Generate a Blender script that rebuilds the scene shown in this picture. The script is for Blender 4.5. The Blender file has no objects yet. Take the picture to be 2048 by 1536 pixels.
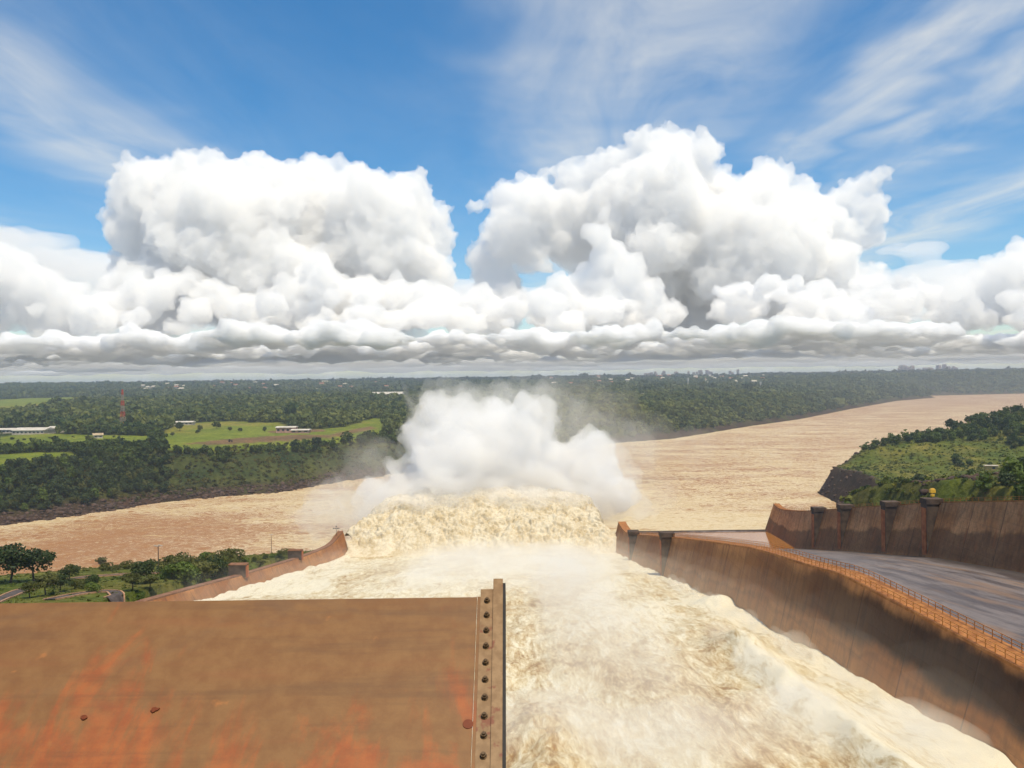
import bpy, bmesh, math, random
import numpy as np
from mathutils import Vector, Matrix

sc = bpy.context.scene
R = math.radians
# ------------------------------------------------------------------ camera
F = 1650.0; H = 115.0                       # focal length in pixels of a 2048 px wide frame, eye height above the river
cd = bpy.data.cameras.new('camera'); cam = bpy.data.objects.new('camera', cd); sc.collection.objects.link(cam)
cd.sensor_width = 36; cd.lens = 36 * F / 2048; cd.clip_start = 0.1; cd.clip_end = 200000
cam.matrix_world = Matrix.Translation((0, 0, H)) @ Matrix.Rotation(R(90) - 8 / F, 4, 'X') @ Matrix.Rotation(R(-0.75), 4, 'Z')
sc.camera = cam
MW = np.array(cam.matrix_world.to_3x3())
# ------------------------------------------------------------------ sky, sun, exposure
EL, AZ = R(68), R(146)
w = bpy.data.worlds.new('World'); sc.world = w; w.use_nodes = True
nt = w.node_tree; N = nt.nodes; L = nt.links
bg = N['Background']; bg.inputs[1].default_value = 0.14
sky = N.new('ShaderNodeTexSky'); sky.sky_type = 'NISHITA'; sky.sun_disc = False
sky.sun_elevation = EL; sky.sun_rotation = AZ; sky.altitude = 200; sky.air_density = 1.0; sky.dust_density = 0.6; sky.ozone_density = 2.2
def wm(op, a, b=None, c=None):
    n = N.new('ShaderNodeMath'); n.operation = op
    for i, v in enumerate((a, b, c)):
        if v is None: continue
        if isinstance(v, (int, float)): n.inputs[i].default_value = v
        else: L.new(v, n.inputs[i])
    return n.outputs[0]
tc = N.new('ShaderNodeTexCoord'); sx = N.new('ShaderNodeSeparateXYZ'); L.new(tc.outputs['Generated'], sx.inputs[0])
zc = wm('MAXIMUM', sx.outputs[2], 0.03)
u = wm('DIVIDE', sx.outputs[0], zc); v = wm('DIVIDE', sx.outputs[1], zc)      # high cirrus sheet: a flat layer far up
cx = N.new('ShaderNodeCombineXYZ'); L.new(u, cx.inputs[0]); L.new(v, cx.inputs[1])
def wnoise(scale, mx, my, det, dist=0.0, off=0.0):
    mp = N.new('ShaderNodeMapping'); mp.inputs['Scale'].default_value = (mx, my, 1); mp.inputs['Location'].default_value = (off, off * .7, 0); L.new(cx.outputs[0], mp.inputs[0])
    n = N.new('ShaderNodeTexNoise'); n.inputs['Scale'].default_value = scale; n.inputs['Detail'].default_value = det; n.inputs['Distortion'].default_value = dist; n.inputs['Roughness'].default_value = .6
    L.new(mp.outputs[0], n.inputs[0]); return n.outputs[0]
warp = wnoise(0.9, 1, 1, 3)
uu = wm('ADD', u, wm('MULTIPLY', wm('SUBTRACT', warp, 0.5), 1.0))
uu = wm('ADD', uu, wm('MULTIPLY', v, -0.03))
band = wm('PINGPONG', wm('ADD', uu, 1.72 + 6.4), 3.2)                        # cirrus bands run along the wind, repeating over the sky
ramp = N.new('ShaderNodeValToRGB'); L.new(wm('DIVIDE', band, 3.2), ramp.inputs[0])
cr = ramp.color_ramp; cr.interpolation = 'B_SPLINE'
for k, (p, val) in enumerate([(0.0, .75), (.09, .45), (.17, 0.06), (.45, .05), (.54, .5), (.62, .75), (.72, .62), (.80, .16), (.86, .2), (.91, .85), (.97, .6), (1.0, .2)]):
    e = cr.elements[k] if k < 2 else cr.elements.new(p)
    e.position = p; e.color = (val, val, val, 1)
fib = wnoise(1.1, 2.0, .7, 6, .7, 3.1); fib2 = wnoise(0.55, 1, .7, 5, 0.5, 7.7)
cir = wm('MULTIPLY', ramp.outputs[0], wm('SMOOTH_MIN', wm('MAXIMUM', wm('MULTIPLY_ADD', fib, 2.0, -0.34), 0), 1.0, .2))
cir = wm('MULTIPLY', cir, wm('MINIMUM', wm('MAXIMUM', wm('MULTIPLY_ADD', fib2, 3.2, -0.75), 0.1), 1.0))
cir = wm('MULTIPLY', cir, 0.98)
mx = N.new('ShaderNodeMix'); mx.data_type = 'RGBA'; L.new(cir, mx.inputs['Factor'])
hsv = N.new('ShaderNodeHueSaturation'); hsv.inputs['Hue'].default_value = .496; hsv.inputs['Saturation'].default_value = 1.42; L.new(sky.outputs[0], hsv.inputs['Color'])
L.new(hsv.outputs[0], mx.inputs['A']); mx.inputs['B'].default_value = (6.6, 6.4, 5.8, 1)
L.new(mx.outputs['Result'], bg.inputs[0])
sl = bpy.data.lights.new('sun', 'SUN'); sl.energy = 4.5; sl.angle = R(0.5); sl.color = (1, .88, .66)
sun = bpy.data.objects.new('sun', sl); sc.collection.objects.link(sun)
sd = Vector((math.sin(AZ) * math.cos(EL), math.cos(AZ) * math.cos(EL), math.sin(EL)))
sun.rotation_euler = sd.to_track_quat('Z', 'Y').to_euler()
vs = sc.view_settings; vs.view_transform = 'Standard'; vs.look = 'None'; vs.gamma = 1; vs.exposure = 0.02; vs.use_curve_mapping = False
cy = sc.cycles; cy.max_bounces = 16; cy.volume_bounces = 14; cy.diffuse_bounces = 3; cy.glossy_bounces = 2; cy.transmission_bounces = 2; cy.transparent_max_bounces = 8
cy.caustics_reflective = False; cy.caustics_refractive = False; cy.use_denoising = True; cy.use_adaptive_sampling = True; cy.adaptive_threshold = 0.03; cy.sample_clamp_indirect = 6

# ------------------------------------------------------------------ helpers
rng = np.random.default_rng(7)
def ray(px, py):
    v = MW @ np.array([(px - 1024) / F, -(py - 768) / F, -1.0]); return v / v[1]
def atd(px, py, d): r = ray(px, py); return np.array([r[0] * d, d, H + r[2] * d])
def sm(a, b, x): t = np.clip((x - a) / (b - a), 0, 1); return t * t * (3 - 2 * t)
_perm = np.random.default_rng(3).permutation(256); _perm = np.concatenate([_perm, _perm, _perm])
_g = np.random.default_rng(4).normal(size=(256, 3)); _g /= np.linalg.norm(_g, axis=1)[:, None]
def perlin(x, y, z=0.0):
    x, y, z = np.broadcast_arrays(np.asarray(x, float), np.asarray(y, float), np.asarray(z, float))
    xi = np.floor(x).astype(int); yi = np.floor(y).astype(int); zi = np.floor(z).astype(int)
    xf = x - xi; yf = y - yi; zf = z - zi; xi &= 255; yi &= 255; zi &= 255
    f = lambda t: t * t * t * (t * (t * 6 - 15) + 10)
    U, V, W = f(xf), f(yf), f(zf)
    def gr(i, j, k):
        h = _perm[_perm[_perm[xi + i] + yi + j] + zi + k] & 255; g = _g[h]
        return g[..., 0] * (xf - i) + g[..., 1] * (yf - j) + g[..., 2] * (zf - k)
    l = lambda a, b, t: a + (b - a) * t
    return l(l(l(gr(0,0,0), gr(1,0,0), U), l(gr(0,1,0), gr(1,1,0), U), V), l(l(gr(0,0,1), gr(1,0,1), U), l(gr(0,1,1), gr(1,1,1), U), V), W) * 1.6
def fbm(x, y, z=0.0, o=4, bil=False):
    s = 0; a = 1; t = 0
    for k in range(o):
        n = perlin(x * 2**k + 17 * k, y * 2**k + 5 * k, z * 2**k + 3 * k); s = s + a * (np.abs(n) if bil else n); t += a; a *= .5
    return s / t
def tag(o, label=None, cat=None, group=None, kind=None):
    if label: o['label'] = label
    if cat: o['category'] = cat
    if group: o['group'] = group
    if kind: o['kind'] = kind
    return o
def link(o): sc.collection.objects.link(o); return o
def empty(name, loc=(0, 0, 0), rz=0.0):
    o = bpy.data.objects.new(name, None); o.location = loc; o.rotation_euler.z = rz; o.empty_display_size = .5; return link(o)
def obj(name, me, mat=None, parent=None, loc=(0, 0, 0)):
    if mat is not None and len(me.materials) == 0: me.materials.append(mat)
    o = bpy.data.objects.new(name, me); link(o); o.location = loc
    if parent is not None: o.parent = parent
    return o
def mesh(name, V, Fc, smooth=False):
    me = bpy.data.meshes.new(name)
    V = np.asarray(V, np.float32).reshape(-1, 3)
    if isinstance(Fc, np.ndarray):
        n = Fc.shape[1]; me.vertices.add(len(V)); me.vertices.foreach_set('co', V.ravel())
        me.loops.add(Fc.size); me.loops.foreach_set('vertex_index', Fc.astype(np.int32).ravel())
        me.polygons.add(len(Fc)); me.polygons.foreach_set('loop_start', np.arange(0, Fc.size, n, dtype=np.int32))
        me.update(calc_edges=True); me.validate()
    else:
        me.from_pydata(V.tolist(), [], Fc); me.update()
    if smooth: me.polygons.foreach_set('use_smooth', np.ones(len(me.polygons), bool))
    return me
def vcol(me, name, C):                       # per-vertex colour
    a = me.color_attributes.new(name, 'FLOAT_COLOR', 'POINT'); C = np.asarray(C, np.float32)
    if C.shape[1] == 3: C = np.concatenate([C, np.ones((len(C), 1), np.float32)], 1)
    a.data.foreach_set('color', C.ravel())
def gridfaces(nr, nc):
    i = np.arange(nr * nc).reshape(nr, nc)
    return np.stack([i[:-1, :-1], i[:-1, 1:], i[1:, 1:], i[1:, :-1]], -1).reshape(-1, 4)
class MB:                                    # collects simple solids into one mesh
    def __init__(s): s.v = []; s.f = []
    def add(s, v, f): b = len(s.v); s.v += [tuple(map(float, p)) for p in v]; s.f += [tuple(b + i for i in q) for q in f]; return s
    def hexa(s, p): return s.add(p, [(0,3,2,1),(4,5,6,7),(0,1,5,4),(1,2,6,5),(2,3,7,6),(3,0,4,7)])
    def box(s, c, d, rz=0.0):
        x, y, z = d[0]/2, d[1]/2, d[2]/2; ca, sa = math.cos(rz), math.sin(rz)
        return s.hexa([(c[0]+a*ca-b*sa, c[1]+a*sa+b*ca, c[2]+e) for a, b, e in [(-x,-y,-z),(x,-y,-z),(x,y,-z),(-x,y,-z),(-x,-y,z),(x,-y,z),(x,y,z),(-x,y,z)]])
    def tube(s, a, b, r0, r1=None, n=6):
        r1 = r0 if r1 is None else r1; a, b = Vector(a), Vector(b); d = (b - a).normalized()
        u = d.orthogonal().normalized(); w = d.cross(u); v = []
        for p, r in ((a, r0), (b, r1)):
            for k in range(n): t = 2 * math.pi * k / n; v.append(p + u * r * math.cos(t) + w * r * math.sin(t))
        return s.add(v, [(k, (k+1) % n, n + (k+1) % n, n + k) for k in range(n)] + [tuple(range(n))[::-1], tuple(range(n, 2*n))])
    def mesh(s, name, bevel=0.0):
        me = bpy.data.meshes.new(name); me.from_pydata(s.v, [], s.f)
        bm = bmesh.new(); bm.from_mesh(me); bmesh.ops.recalc_face_normals(bm, faces=bm.faces)
        if bevel: bmesh.ops.bevel(bm, geom=bm.edges[:], offset=bevel, segments=1, affect='EDGES')
        bm.to_mesh(me); bm.free(); me.update(); return me
    def build(s, name, mat, parent=None, loc=(0, 0, 0), bevel=0.0): return obj(name, s.mesh(name, bevel), mat, parent, loc)
# ------------------------------------------------------------------ materials
class NT:
    def __init__(s, name):
        s.m = bpy.data.materials.new(name); s.m.use_nodes = True; s.n = s.m.node_tree.nodes; s.l = s.m.node_tree.links
        s.b = s.n['Principled BSDF']; s.out = s.n['Material Output']
    def _in(s, node, k, v):
        if v is None: return
        if isinstance(v, bpy.types.NodeSocket): s.l.new(v, node.inputs[k])
        else: node.inputs[k].default_value = v
    def coord(s, kind='Object', scale=(1, 1, 1), rot=(0, 0, 0)):
        t = s.n.new('ShaderNodeTexCoord'); m = s.n.new('ShaderNodeMapping'); m.inputs['Scale'].default_value = scale; m.inputs['Rotation'].default_value = rot
        s.l.new(t.outputs[kind], m.inputs[0]); return m.outputs[0]
    def noise(s, vec, scale, det=4, rough=.55, dist=0.0):
        n = s.n.new('ShaderNodeTexNoise'); s._in(n, 'Vector', vec); n.inputs['Scale'].default_value = scale; n.inputs['Detail'].default_value = det
        n.inputs['Roughness'].default_value = rough; n.inputs['Distortion'].default_value = dist; return n.outputs[0]
    def math(s, op, a, b=None, c=None, clamp=False):
        n = s.n.new('ShaderNodeMath'); n.operation = op; n.use_clamp = clamp
        s._in(n, 0, a); s._in(n, 1, b); s._in(n, 2, c); return n.outputs[0]
    def ss(s, x, a, b):
        n = s.n.new('ShaderNodeMapRange'); n.interpolation_type = 'SMOOTHSTEP'; s._in(n, 'Value', x); n.inputs['From Min'].default_value = a; n.inputs['From Max'].default_value = b; return n.outputs[0]
    def mix(s, f, a, b, mode='MIX'):
        n = s.n.new('ShaderNodeMix'); n.data_type = 'RGBA'; n.blend_type = mode; s._in(n, 'Factor', f)
        c = lambda v: v if isinstance(v, bpy.types.NodeSocket) else (*v, 1)
        s._in(n, 'A', c(a)); s._in(n, 'B', c(b)); return n.outputs['Result']
    def attr(s, name):
        n = s.n.new('ShaderNodeAttribute'); n.attribute_name = name; return n
    def sep(s, v):
        n = s.n.new('ShaderNodeSeparateXYZ'); s._in(n, 0, v); return n.outputs
    def bump(s, h, strength=.5, dist=1.0):
        n = s.n.new('ShaderNodeBump'); n.inputs['Strength'].default_value = strength; n.inputs['Distance'].default_value = dist
        s._in(n, 'Height', h); s.l.new(n.outputs[0], s.b.inputs['Normal'])
    def fin(s, col, rough=.8, metal=0.0, spec=.5):
        s._in(s.b, 'Base Color', col if isinstance(col, bpy.types.NodeSocket) else (*col, 1)); s._in(s.b, 'Roughness', rough); s._in(s.b, 'Metallic', metal); s._in(s.b, 'Specular IOR Level', spec)
        return s.m
def simple(name, a, b, scale=1.0, rough=.8, det=4, spec=.3):
    t = NT(name); return t.fin(t.mix(t.ss(t.noise(t.coord(), scale, det), .35, .65), a, b), rough, spec=spec)
def volmat(name, dens, col=(1, 1, 1), an=0.0):
    m = bpy.data.materials.new(name); m.use_nodes = True; n = m.node_tree.nodes; n.clear(); o = n.new('ShaderNodeOutputMaterial')
    p = n.new('ShaderNodeVolumeScatter'); p.inputs['Color'].default_value = (*col, 1); p.inputs['Density'].default_value = dens; p.inputs['Anisotropy'].default_value = an
    m.node_tree.links.new(p.outputs[0], o.inputs['Volume']); return m

# ------------------------------------------------------------------ the lie of the land
def sdpoly(P, X, Y):                          # signed distance to a polygon, positive inside
    P = np.asarray(P, float); d2 = np.full(X.shape, 1e18); ins = np.zeros(X.shape, bool)
    for (ax, ay), (bx, by) in zip(P, np.roll(P, -1, 0)):
        ex, ey = bx - ax, by - ay; wx, wy = X - ax, Y - ay
        t = np.clip((wx * ex + wy * ey) / (ex * ex + ey * ey), 0, 1)
        d2 = np.minimum(d2, (wx - ex * t)**2 + (wy - ey * t)**2)
        if ay != by: ins ^= ((ay > Y) != (by > Y)) & (X < (bx - ax) * (Y - ay) / (by - ay) + ax)
    return np.sqrt(d2) * np.where(ins, 1, -1)
LEFT = [(-800,-100),(-760,200),(-640,380),(-520,540),(-424,681),(-367,760),(-338,810),(-290,845),(-245,866),(-217,925),(-40,1180),(193,1484),(296,1553),(400,1700),(556,1931),(773,2218),(1162,2838),(1692,3647),(2111,4118),(2230,4480),(2914,4696),(6000,5600),(30000,9000),(30000,30000),(-30000,30000),(-30000,-100)]
RIGHT = [(127,-100),(127,398),(150,425),(190,480),(262,600),(286,700),(300,814),(345,868),(432,925),(651,1060),(1000,1300),(2500,2650),(4500,3600),(30000,7000),(30000,-100)]
NEAR = [(-84,-100),(-84,399),(-93,399),(-111,381),(-148,330),(-178,281),(-270,233),(-420,150),(-600,-100)]
HP = np.array([(150,100,84),(150,200,80),(165,260,77),(195,312,82),(188,345,70),(240,380,58),(200,430,44),(260,480,46),(300,590,30),(330,690,28),(325,810,22),(400,880,44),(440,915,50),(560,930,64),(651,1030,80),(560,760,46),(450,700,33),(420,560,36),(600,560,58),(350,330,74),(520,420,72),(900,1000,100),(1500,1500,92),(3000,2500,100),(8000,3000,110)], float)
def T(X, Y):
    X = np.asarray(X, float); Y = np.asarray(Y, float); D = np.maximum(np.hypot(X, Y), 1)
    n1 = fbm(X / 60, Y / 60, 1.3, 4); n2 = fbm(X / 900, Y / 900, 4.1, 3)
    s = sdpoly(LEFT, X, Y)
    s2 = s + 9 * n1 * sm(3, 30, s)
    zl = np.interp(s2, [-60,-8,0,5,14,40,75,105,150,420], [-9,-4,0,2.6,5,17,34,43,46,48])
    low = np.interp(X / D, [-.55, -.3, 0], [.93, 1.0, 1.05])
    zl = np.where(zl > 0, zl * low, zl)
    zl = zl + sm(60, 400, s) * (14 * sm(1100, 2800, D) + 60 * sm(2800, 6800, D) + 14 * n2 * sm(1200, 3500, D) + 9 * sm(.15, .6, X / D) * sm(4500, 8000, D) + 2.5 * n1)
    s = sdpoly(RIGHT, X, Y); wsum = 0; zz = 0
    for x, y, z in HP:
        k = 1 / (((X - x)**2 + (Y - y)**2) / (60 + .2 * math.hypot(x, y))**2 + .05)**1.6; wsum = wsum + k; zz = zz + k * z
    zr = np.minimum(zz / wsum + 3 * n1 * sm(10, 60, s), np.maximum(s * 1.9 + 8 * fbm(X / 16, Y / 16, Y / 40, 5) * sm(2, 12, s), -9))
    s = sdpoly(NEAR, X, Y)
    zn = np.minimum(H - (50 + (Y - 189) * .145) + 1.2 * n1 * sm(4, 20, s), np.maximum(s * 4.5, -9)); zn = np.minimum(zn, 74)
    return np.maximum(np.maximum(zl, zr), np.maximum(zn, -9))
def hit(px, py, d0=150, d1=12000):            # first point of the ground along a line of sight
    r = ray(px, py); d = np.geomspace(d0, d1, 4000); z = H + r[2] * d; g = np.maximum(T(r[0] * d, d), 0)
    k = np.argmax(z <= g); d = d[k] if (z <= g).any() else d1
    return np.array([r[0] * d, d, float(max(T(r[0] * d, np.array(d)), 0))])
def poly(pts): return [tuple(hit(*p)[:2]) for p in pts]
GRASS = [poly(p) for p in (
    [(318,868),(350,850),(430,843),(560,845),(600,860),(690,854),(745,836),(770,838),(770,866),(700,884),(620,895),(500,902),(400,906),(325,900)],
    [(-60,912),(60,905),(135,905),(190,918),(130,926),(40,936),(-60,950)],
    [(-60,888),(50,866),(130,868),(300,872),(312,893),(180,896),(60,900),(-60,905)],
    [(-60,803),(60,796),(180,794),(182,803),(110,812),(60,822),(-60,834)],
    [(430,783),(480,776),(560,774),(560,777),(500,781),(440,787)],
    [(1632,779),(1715,782),(1722,788),(1650,785)])]
DIRT = [poly(p) for p in ([(362,888),(470,877),(600,869),(660,869),(742,852),(752,857),(680,873),(600,880),(470,888),(420,890)], [(62,812),(85,808),(112,808),(108,813),(80,815)], [(535,862),(650,859),(650,863),(540,866)])]
def inpoly(P, X, Y): return sdpoly(P, X, Y)
# ground sheet: fans out from the dam to the horizon
nr, nc = 460, 640
th = np.linspace(R(-72), R(72), nc); rr = np.concatenate([np.geomspace(60, 1200, 240, endpoint=False), np.geomspace(1200, 14500, nr - 240)])
X = rr[:, None] * np.sin(th)[None, :]; Y = rr[:, None] * np.cos(th)[None, :] - 20
Z = T(X, Y); D = np.hypot(X, Y)
under = (X > -88) & (X < 128) & (Y < 402); Z = np.where(under, -9, Z)
gm = mesh('ground', np.stack([X, Y, Z], -1), gridfaces(nr, nc)[:, ::-1].copy(), True)
Xf, Yf, Zf, Df = X.ravel(), Y.ravel(), Z.ravel(), D.ravel()
sL = sdpoly(LEFT, Xf, Yf); sR = sdpoly(RIGHT, Xf, Yf); sN = sdpoly(NEAR, Xf, Yf)
n1 = fbm(Xf / 35, Yf / 35, 2.2, 4)[:, None]; n2 = fbm(Xf / 300, Yf / 300, 5.2, 4)[:, None]
lerp = lambda a, b, t: a * (1 - t) + b * t
forest = np.array([.035, .052, .017]); grass = np.array([.18, .22, .026]); grass2 = np.array([.25, .22, .045]); rock = np.array([.062, .036, .025]); dirt = np.array([.21, .125, .070]); scrub = np.array([.075, .082, .022])
C = lerp(forest, scrub, sm(-.25, .35, n1))
bank = (sm(2, 12, sL) * (1 - sm(60, 100, sL)))[:, None] * (sm(-.5, 0., Xf / Df) if True else 1)[:, None]
C = lerp(C, scrub * 1.15, bank * sm(-.3, .2, n1))
C = lerp(C, lerp(rock, scrub, sm(.1, .5, n1)), ((1 - sm(16, 30, sL + 9 * n1[:, 0])) * (sL > -20))[:, None])
clearing = (sm(.30, .36, fbm(Xf / 120, Yf / 120, 8.8, 3)) * (Df > 1300) * (Df < 5000) * (sL > 60))[:, None]
C = lerp(C, lerp(grass, grass2, sm(-.2, .4, n2)), clearing)
for P in GRASS: C = lerp(C, lerp(grass, grass2, sm(-.1, .5, n2 + .5 * n1)), sm(-3, 3, inpoly(P, Xf, Yf))[:, None])
for P in DIRT: C = lerp(C, dirt * (1 + .3 * n1), sm(-2, 3, inpoly(P, Xf, Yf))[:, None])
hillg = (sm(10, 26, sR))[:, None]
C = lerp(C, lerp(np.array([.11, .135, .022]), np.array([.20, .175, .038]), sm(-.2, .4, n1 + .6 * n2)), hillg)
C = lerp(C, rock * (1 + .6 * n1), ((sR > -20) * (1 - sm(14, 22, sR + 5 * n1[:, 0])))[:, None])
rk = np.exp(-(((Xf - 215) / 60)**2 + ((Yf - 350) / 70)**2))[:, None]
C = lerp(C, rock * 1.5 * (1 + .6 * n1), np.clip(rk * 1.5 + n1 * .9 - .25, 0, 1) * (sR > 0)[:, None])
C = lerp(C, lerp(np.array([.09, .12, .02]), np.array([.15, .14, .035]), sm(-.2, .4, n1)), (sm(0, 4, sN))[:, None])
town = (sm(3600, 4600, Df) * (1 - sm(5200, 5600, Df)))[:, None]
C = lerp(C, np.array([.12, .09, .075]), town * sm(.05, .35, fbm(Xf / 160, Yf / 60, 9.1, 4))[:, None])
vcol(gm, 'cover', C)
t = NT('ground cover'); cv = t.attr('cover').outputs['Color']
f = t.noise(t.coord(), .25, 6, .65); f2 = t.noise(t.coord(), .035, 5, .6)
t.bump(f, .8, 2.0); gmat = t.fin(t.mix(1.0, t.mix(t.ss(f, .3, .7), cv, t.mix(1.0, cv, (.45, .5, .4), 'MULTIPLY')), t.mix(t.ss(f2, .35, .65), (.8, .85, .8), (1.25, 1.15, 1.1)), 'MULTIPLY'), .95, spec=.1)
tag(obj('ground', gm, gmat), kind='structure')

# ------------------------------------------------------------------ river
ncr, nrr = 620, 560
th = np.linspace(R(-60), R(62), ncr); rr = np.geomspace(235, 9500, nrr)
X = rr[:, None] * np.sin(th)[None, :]; Y = rr[:, None] * np.cos(th)[None, :]; D = np.hypot(X, Y)
sh = sdpoly(LEFT, X, Y); fade = 1 - .6 * sm(700, 2500, D)
Z = fade * (1.5 * fbm(X / 34, Y / 20, 1.1, 3, True) + .9 * fbm(X / 11, Y / 7, 3.3, 3) ) - .4
Z += 3.2 * np.exp(-((sh + 9) / 8)**2) * sm(.0, .7, fbm(X / 23, Y / 17, 8.1, 5)) * (1 - sm(1200, 2600, D))
rm = mesh('river', np.stack([X, Y, Z], -1), gridfaces(nrr, ncr)[:, ::-1].copy(), True)
Xf, Yf, Df = X.ravel(), Y.ravel(), D.ravel(); sh = sh.ravel()
pool = np.exp(-(((Xf + 20) / 260)**2 + ((Yf - 640) / 330)**2))
foam = .40 + .5 * sm(.1, .8, pool) + .25 * np.exp(-((sh + 10) / 22)**2) * (1 - sm(1400, 2600, Df)) + .15 * sm(300, 900, Xf) * 0 + .18 * sm(0, 250, Xf) * (1 - sm(1500, 4000, Df))
foam += -.34 * sm(-60, -140, sh) * sm(-90, -170, Xf) * (1 - sm(620, 760, Yf))
foam = np.clip(foam + .35 * fbm(Xf / 90, Yf / 60, 6.6, 4), 0, 1)
vcol(rm, 'foam', np.stack([foam] * 3, 1))
t = NT('muddy river water'); co = t.coord(); fo = t.sep(t.attr('foam').outputs['Color'])[0]
st = t.noise(t.coord(scale=(.75, 1.2, 1), rot=(0, 0, .35)), .075, 9, .66, 2.2); fi = t.noise(t.coord(scale=(.8, 1.2, 1)), .38, 7, .68, 1.2); big = t.noise(t.coord(scale=(.5, 1.3, 1), rot=(0, 0, .3)), .014, 5, .62, 1.2)
k = t.ss(t.math('ADD', t.math('ADD', t.math('MULTIPLY', fo, .42), t.math('MULTIPLY', st, .75)), t.math('ADD', t.math('MULTIPLY', fi, .38), t.math('MULTIPLY', big, .75))), 1.06, 1.34)
streak = t.ss(t.math('ADD', t.math('MULTIPLY', t.math('ABSOLUTE', t.math('SUBTRACT', st, .5)), -4.5), t.math('ADD', fi, t.math('MULTIPLY', fo, .3))), .44, .62)
col = t.mix(k, t.mix(fi, (.27, .118, .040), (.38, .198, .076)), t.mix(fi, (.46, .32, .15), (.60, .47, .26)))
col = t.mix(t.math('MULTIPLY', streak, .6), col, (.66, .56, .38))
t.bump(t.math('ADD', t.math('MULTIPLY', st, 1.2), fi), .4, 2.0); rmat = t.fin(col, .45, spec=.1)
tag(obj('river', rm, rmat), kind='structure')

# ------------------------------------------------------------------ spillway
PROF = np.array([(4,97),(20,88),(45,81),(82,76.6),(118,72.4),(149,69),(184,64.2),(220,58.3),(262,52),(307,45),(350,38.4),(380,34),(392,32.6),(400,33)])
wz = lambda d: np.interp(d, PROF[:, 0], PROF[:, 1])
t = NT('weathered concrete'); uv = t.n.new('ShaderNodeUVMap').outputs[0]; us = t.sep(uv)      # u along the wall, v 0 at the foot and 1 at the top
mp = t.n.new('ShaderNodeMapping'); mp.inputs['Scale'].default_value = (1, 2.0, 1); t.l.new(uv, mp.inputs[0])
big = t.noise(t.coord(), .07, 6, .65); fine = t.noise(t.coord(), .9, 6, .7); strk = t.noise(t.coord(scale=(.6, .6, .05)), 1.1, 5, .6)
base = t.mix(t.ss(big, .35, .65), (.44, .175, .058), (.60, .29, .12)); base = t.mix(t.math('MULTIPLY', t.ss(strk, .45, .7), .6), base, (.17, .078, .036)); base = t.mix(t.math('MULTIPLY', t.ss(fine, .35, .75), .6), base, (.22, .11, .052))
lev = t.math('ADD', us[1], t.math('MULTIPLY', t.math('SUBTRACT', big, .5), .35))
wet = t.math('MULTIPLY', t.ss(lev, .56, .48), t.ss(lev, -.1, .15)); base = t.mix(t.math('MULTIPLY', wet, .62), base, (.065, .028, .014))
rust = t.math('MULTIPLY', t.ss(t.noise(t.coord(scale=(1, 1, .12)), .45, 5, .6), .56, .70), .7); base = t.mix(rust, base, (.30, .10, .035))
jn = t.math('MAXIMUM', t.ss(t.math('PINGPONG', us[0], 7.5), .22, .08), t.math('MULTIPLY', t.ss(t.math('PINGPONG', t.sep(t.coord())[2], 1.25), .10, .03), .35)); base = t.mix(t.math('MULTIPLY', jn, .6), base, (.05, .03, .02))
t.bump(t.math('SUBTRACT', fine, jn), .5, .3); wallmat = t.fin(base, .85, spec=.25)
t = NT('stained divider concrete'); uv = t.n.new('ShaderNodeUVMap').outputs[0]; us = t.sep(uv)
big = t.noise(t.coord(), .05, 6, .65); fine = t.noise(t.coord(), .9, 6, .7); strk = t.noise(t.coord(scale=(.5, .5, .06)), 1.3, 5, .65)
base = t.mix(t.ss(big, .35, .65), (.36, .125, .032), (.50, .215, .068)); base = t.mix(t.math('MULTIPLY', t.ss(strk, .42, .7), .6), base, (.19, .078, .030))
lev = t.math('ADD', us[1], t.math('MULTIPLY', t.math('SUBTRACT', big, .5), .5)); near = t.ss(us[0], 190, 100)
blk = t.math('MULTIPLY', t.ss(lev, .45, .62), t.ss(lev, 1.02, .90)); base = t.mix(t.math('MULTIPLY', blk, t.math('MULTIPLY_ADD', near, .62, .25)), base, (.018, .011, .008))
line = t.math('MULTIPLY', t.ss(t.math('ABSOLUTE', t.math('SUBTRACT', lev, .44)), .05, .005), .22); base = t.mix(line, base, (.045, .026, .018))
base = t.mix(t.math('MULTIPLY', t.ss(lev, .45, .1), .5), base, (.42, .215, .085))
jn = t.math('MAXIMUM', t.ss(t.math('PINGPONG', us[0], 7.5), .20, .07), t.math('MULTIPLY', t.ss(t.math('PINGPONG', t.sep(t.coord())[2], 1.25), .08, .02), .3)); base = t.mix(t.math('MULTIPLY', jn, .5), base, (.05, .027, .016))
t.bump(t.math('SUBTRACT', fine, jn), .5, .3); divmat = t.fin(base, .8, spec=.25)
orange = simple('rust orange concrete', (.25, .090, .022), (.40, .165, .045), .8, .8)
rustmat = simple('rust stained concrete', (.30, .085, .028), (.46, .15, .05), .5, .85)
rustdull = simple('dull rust concrete', (.16, .068, .035), (.25, .12, .06), .6, .9)
darkc = simple('shade dark concrete', (.05, .033, .024), (.10, .066, .045), .4, .9)  # low base colour stands in for shade on near faces of ribs and blocks
railmat = simple('ochre painted rail', (.33, .125, .022), (.47, .20, .04), 2.0, .6)

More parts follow.
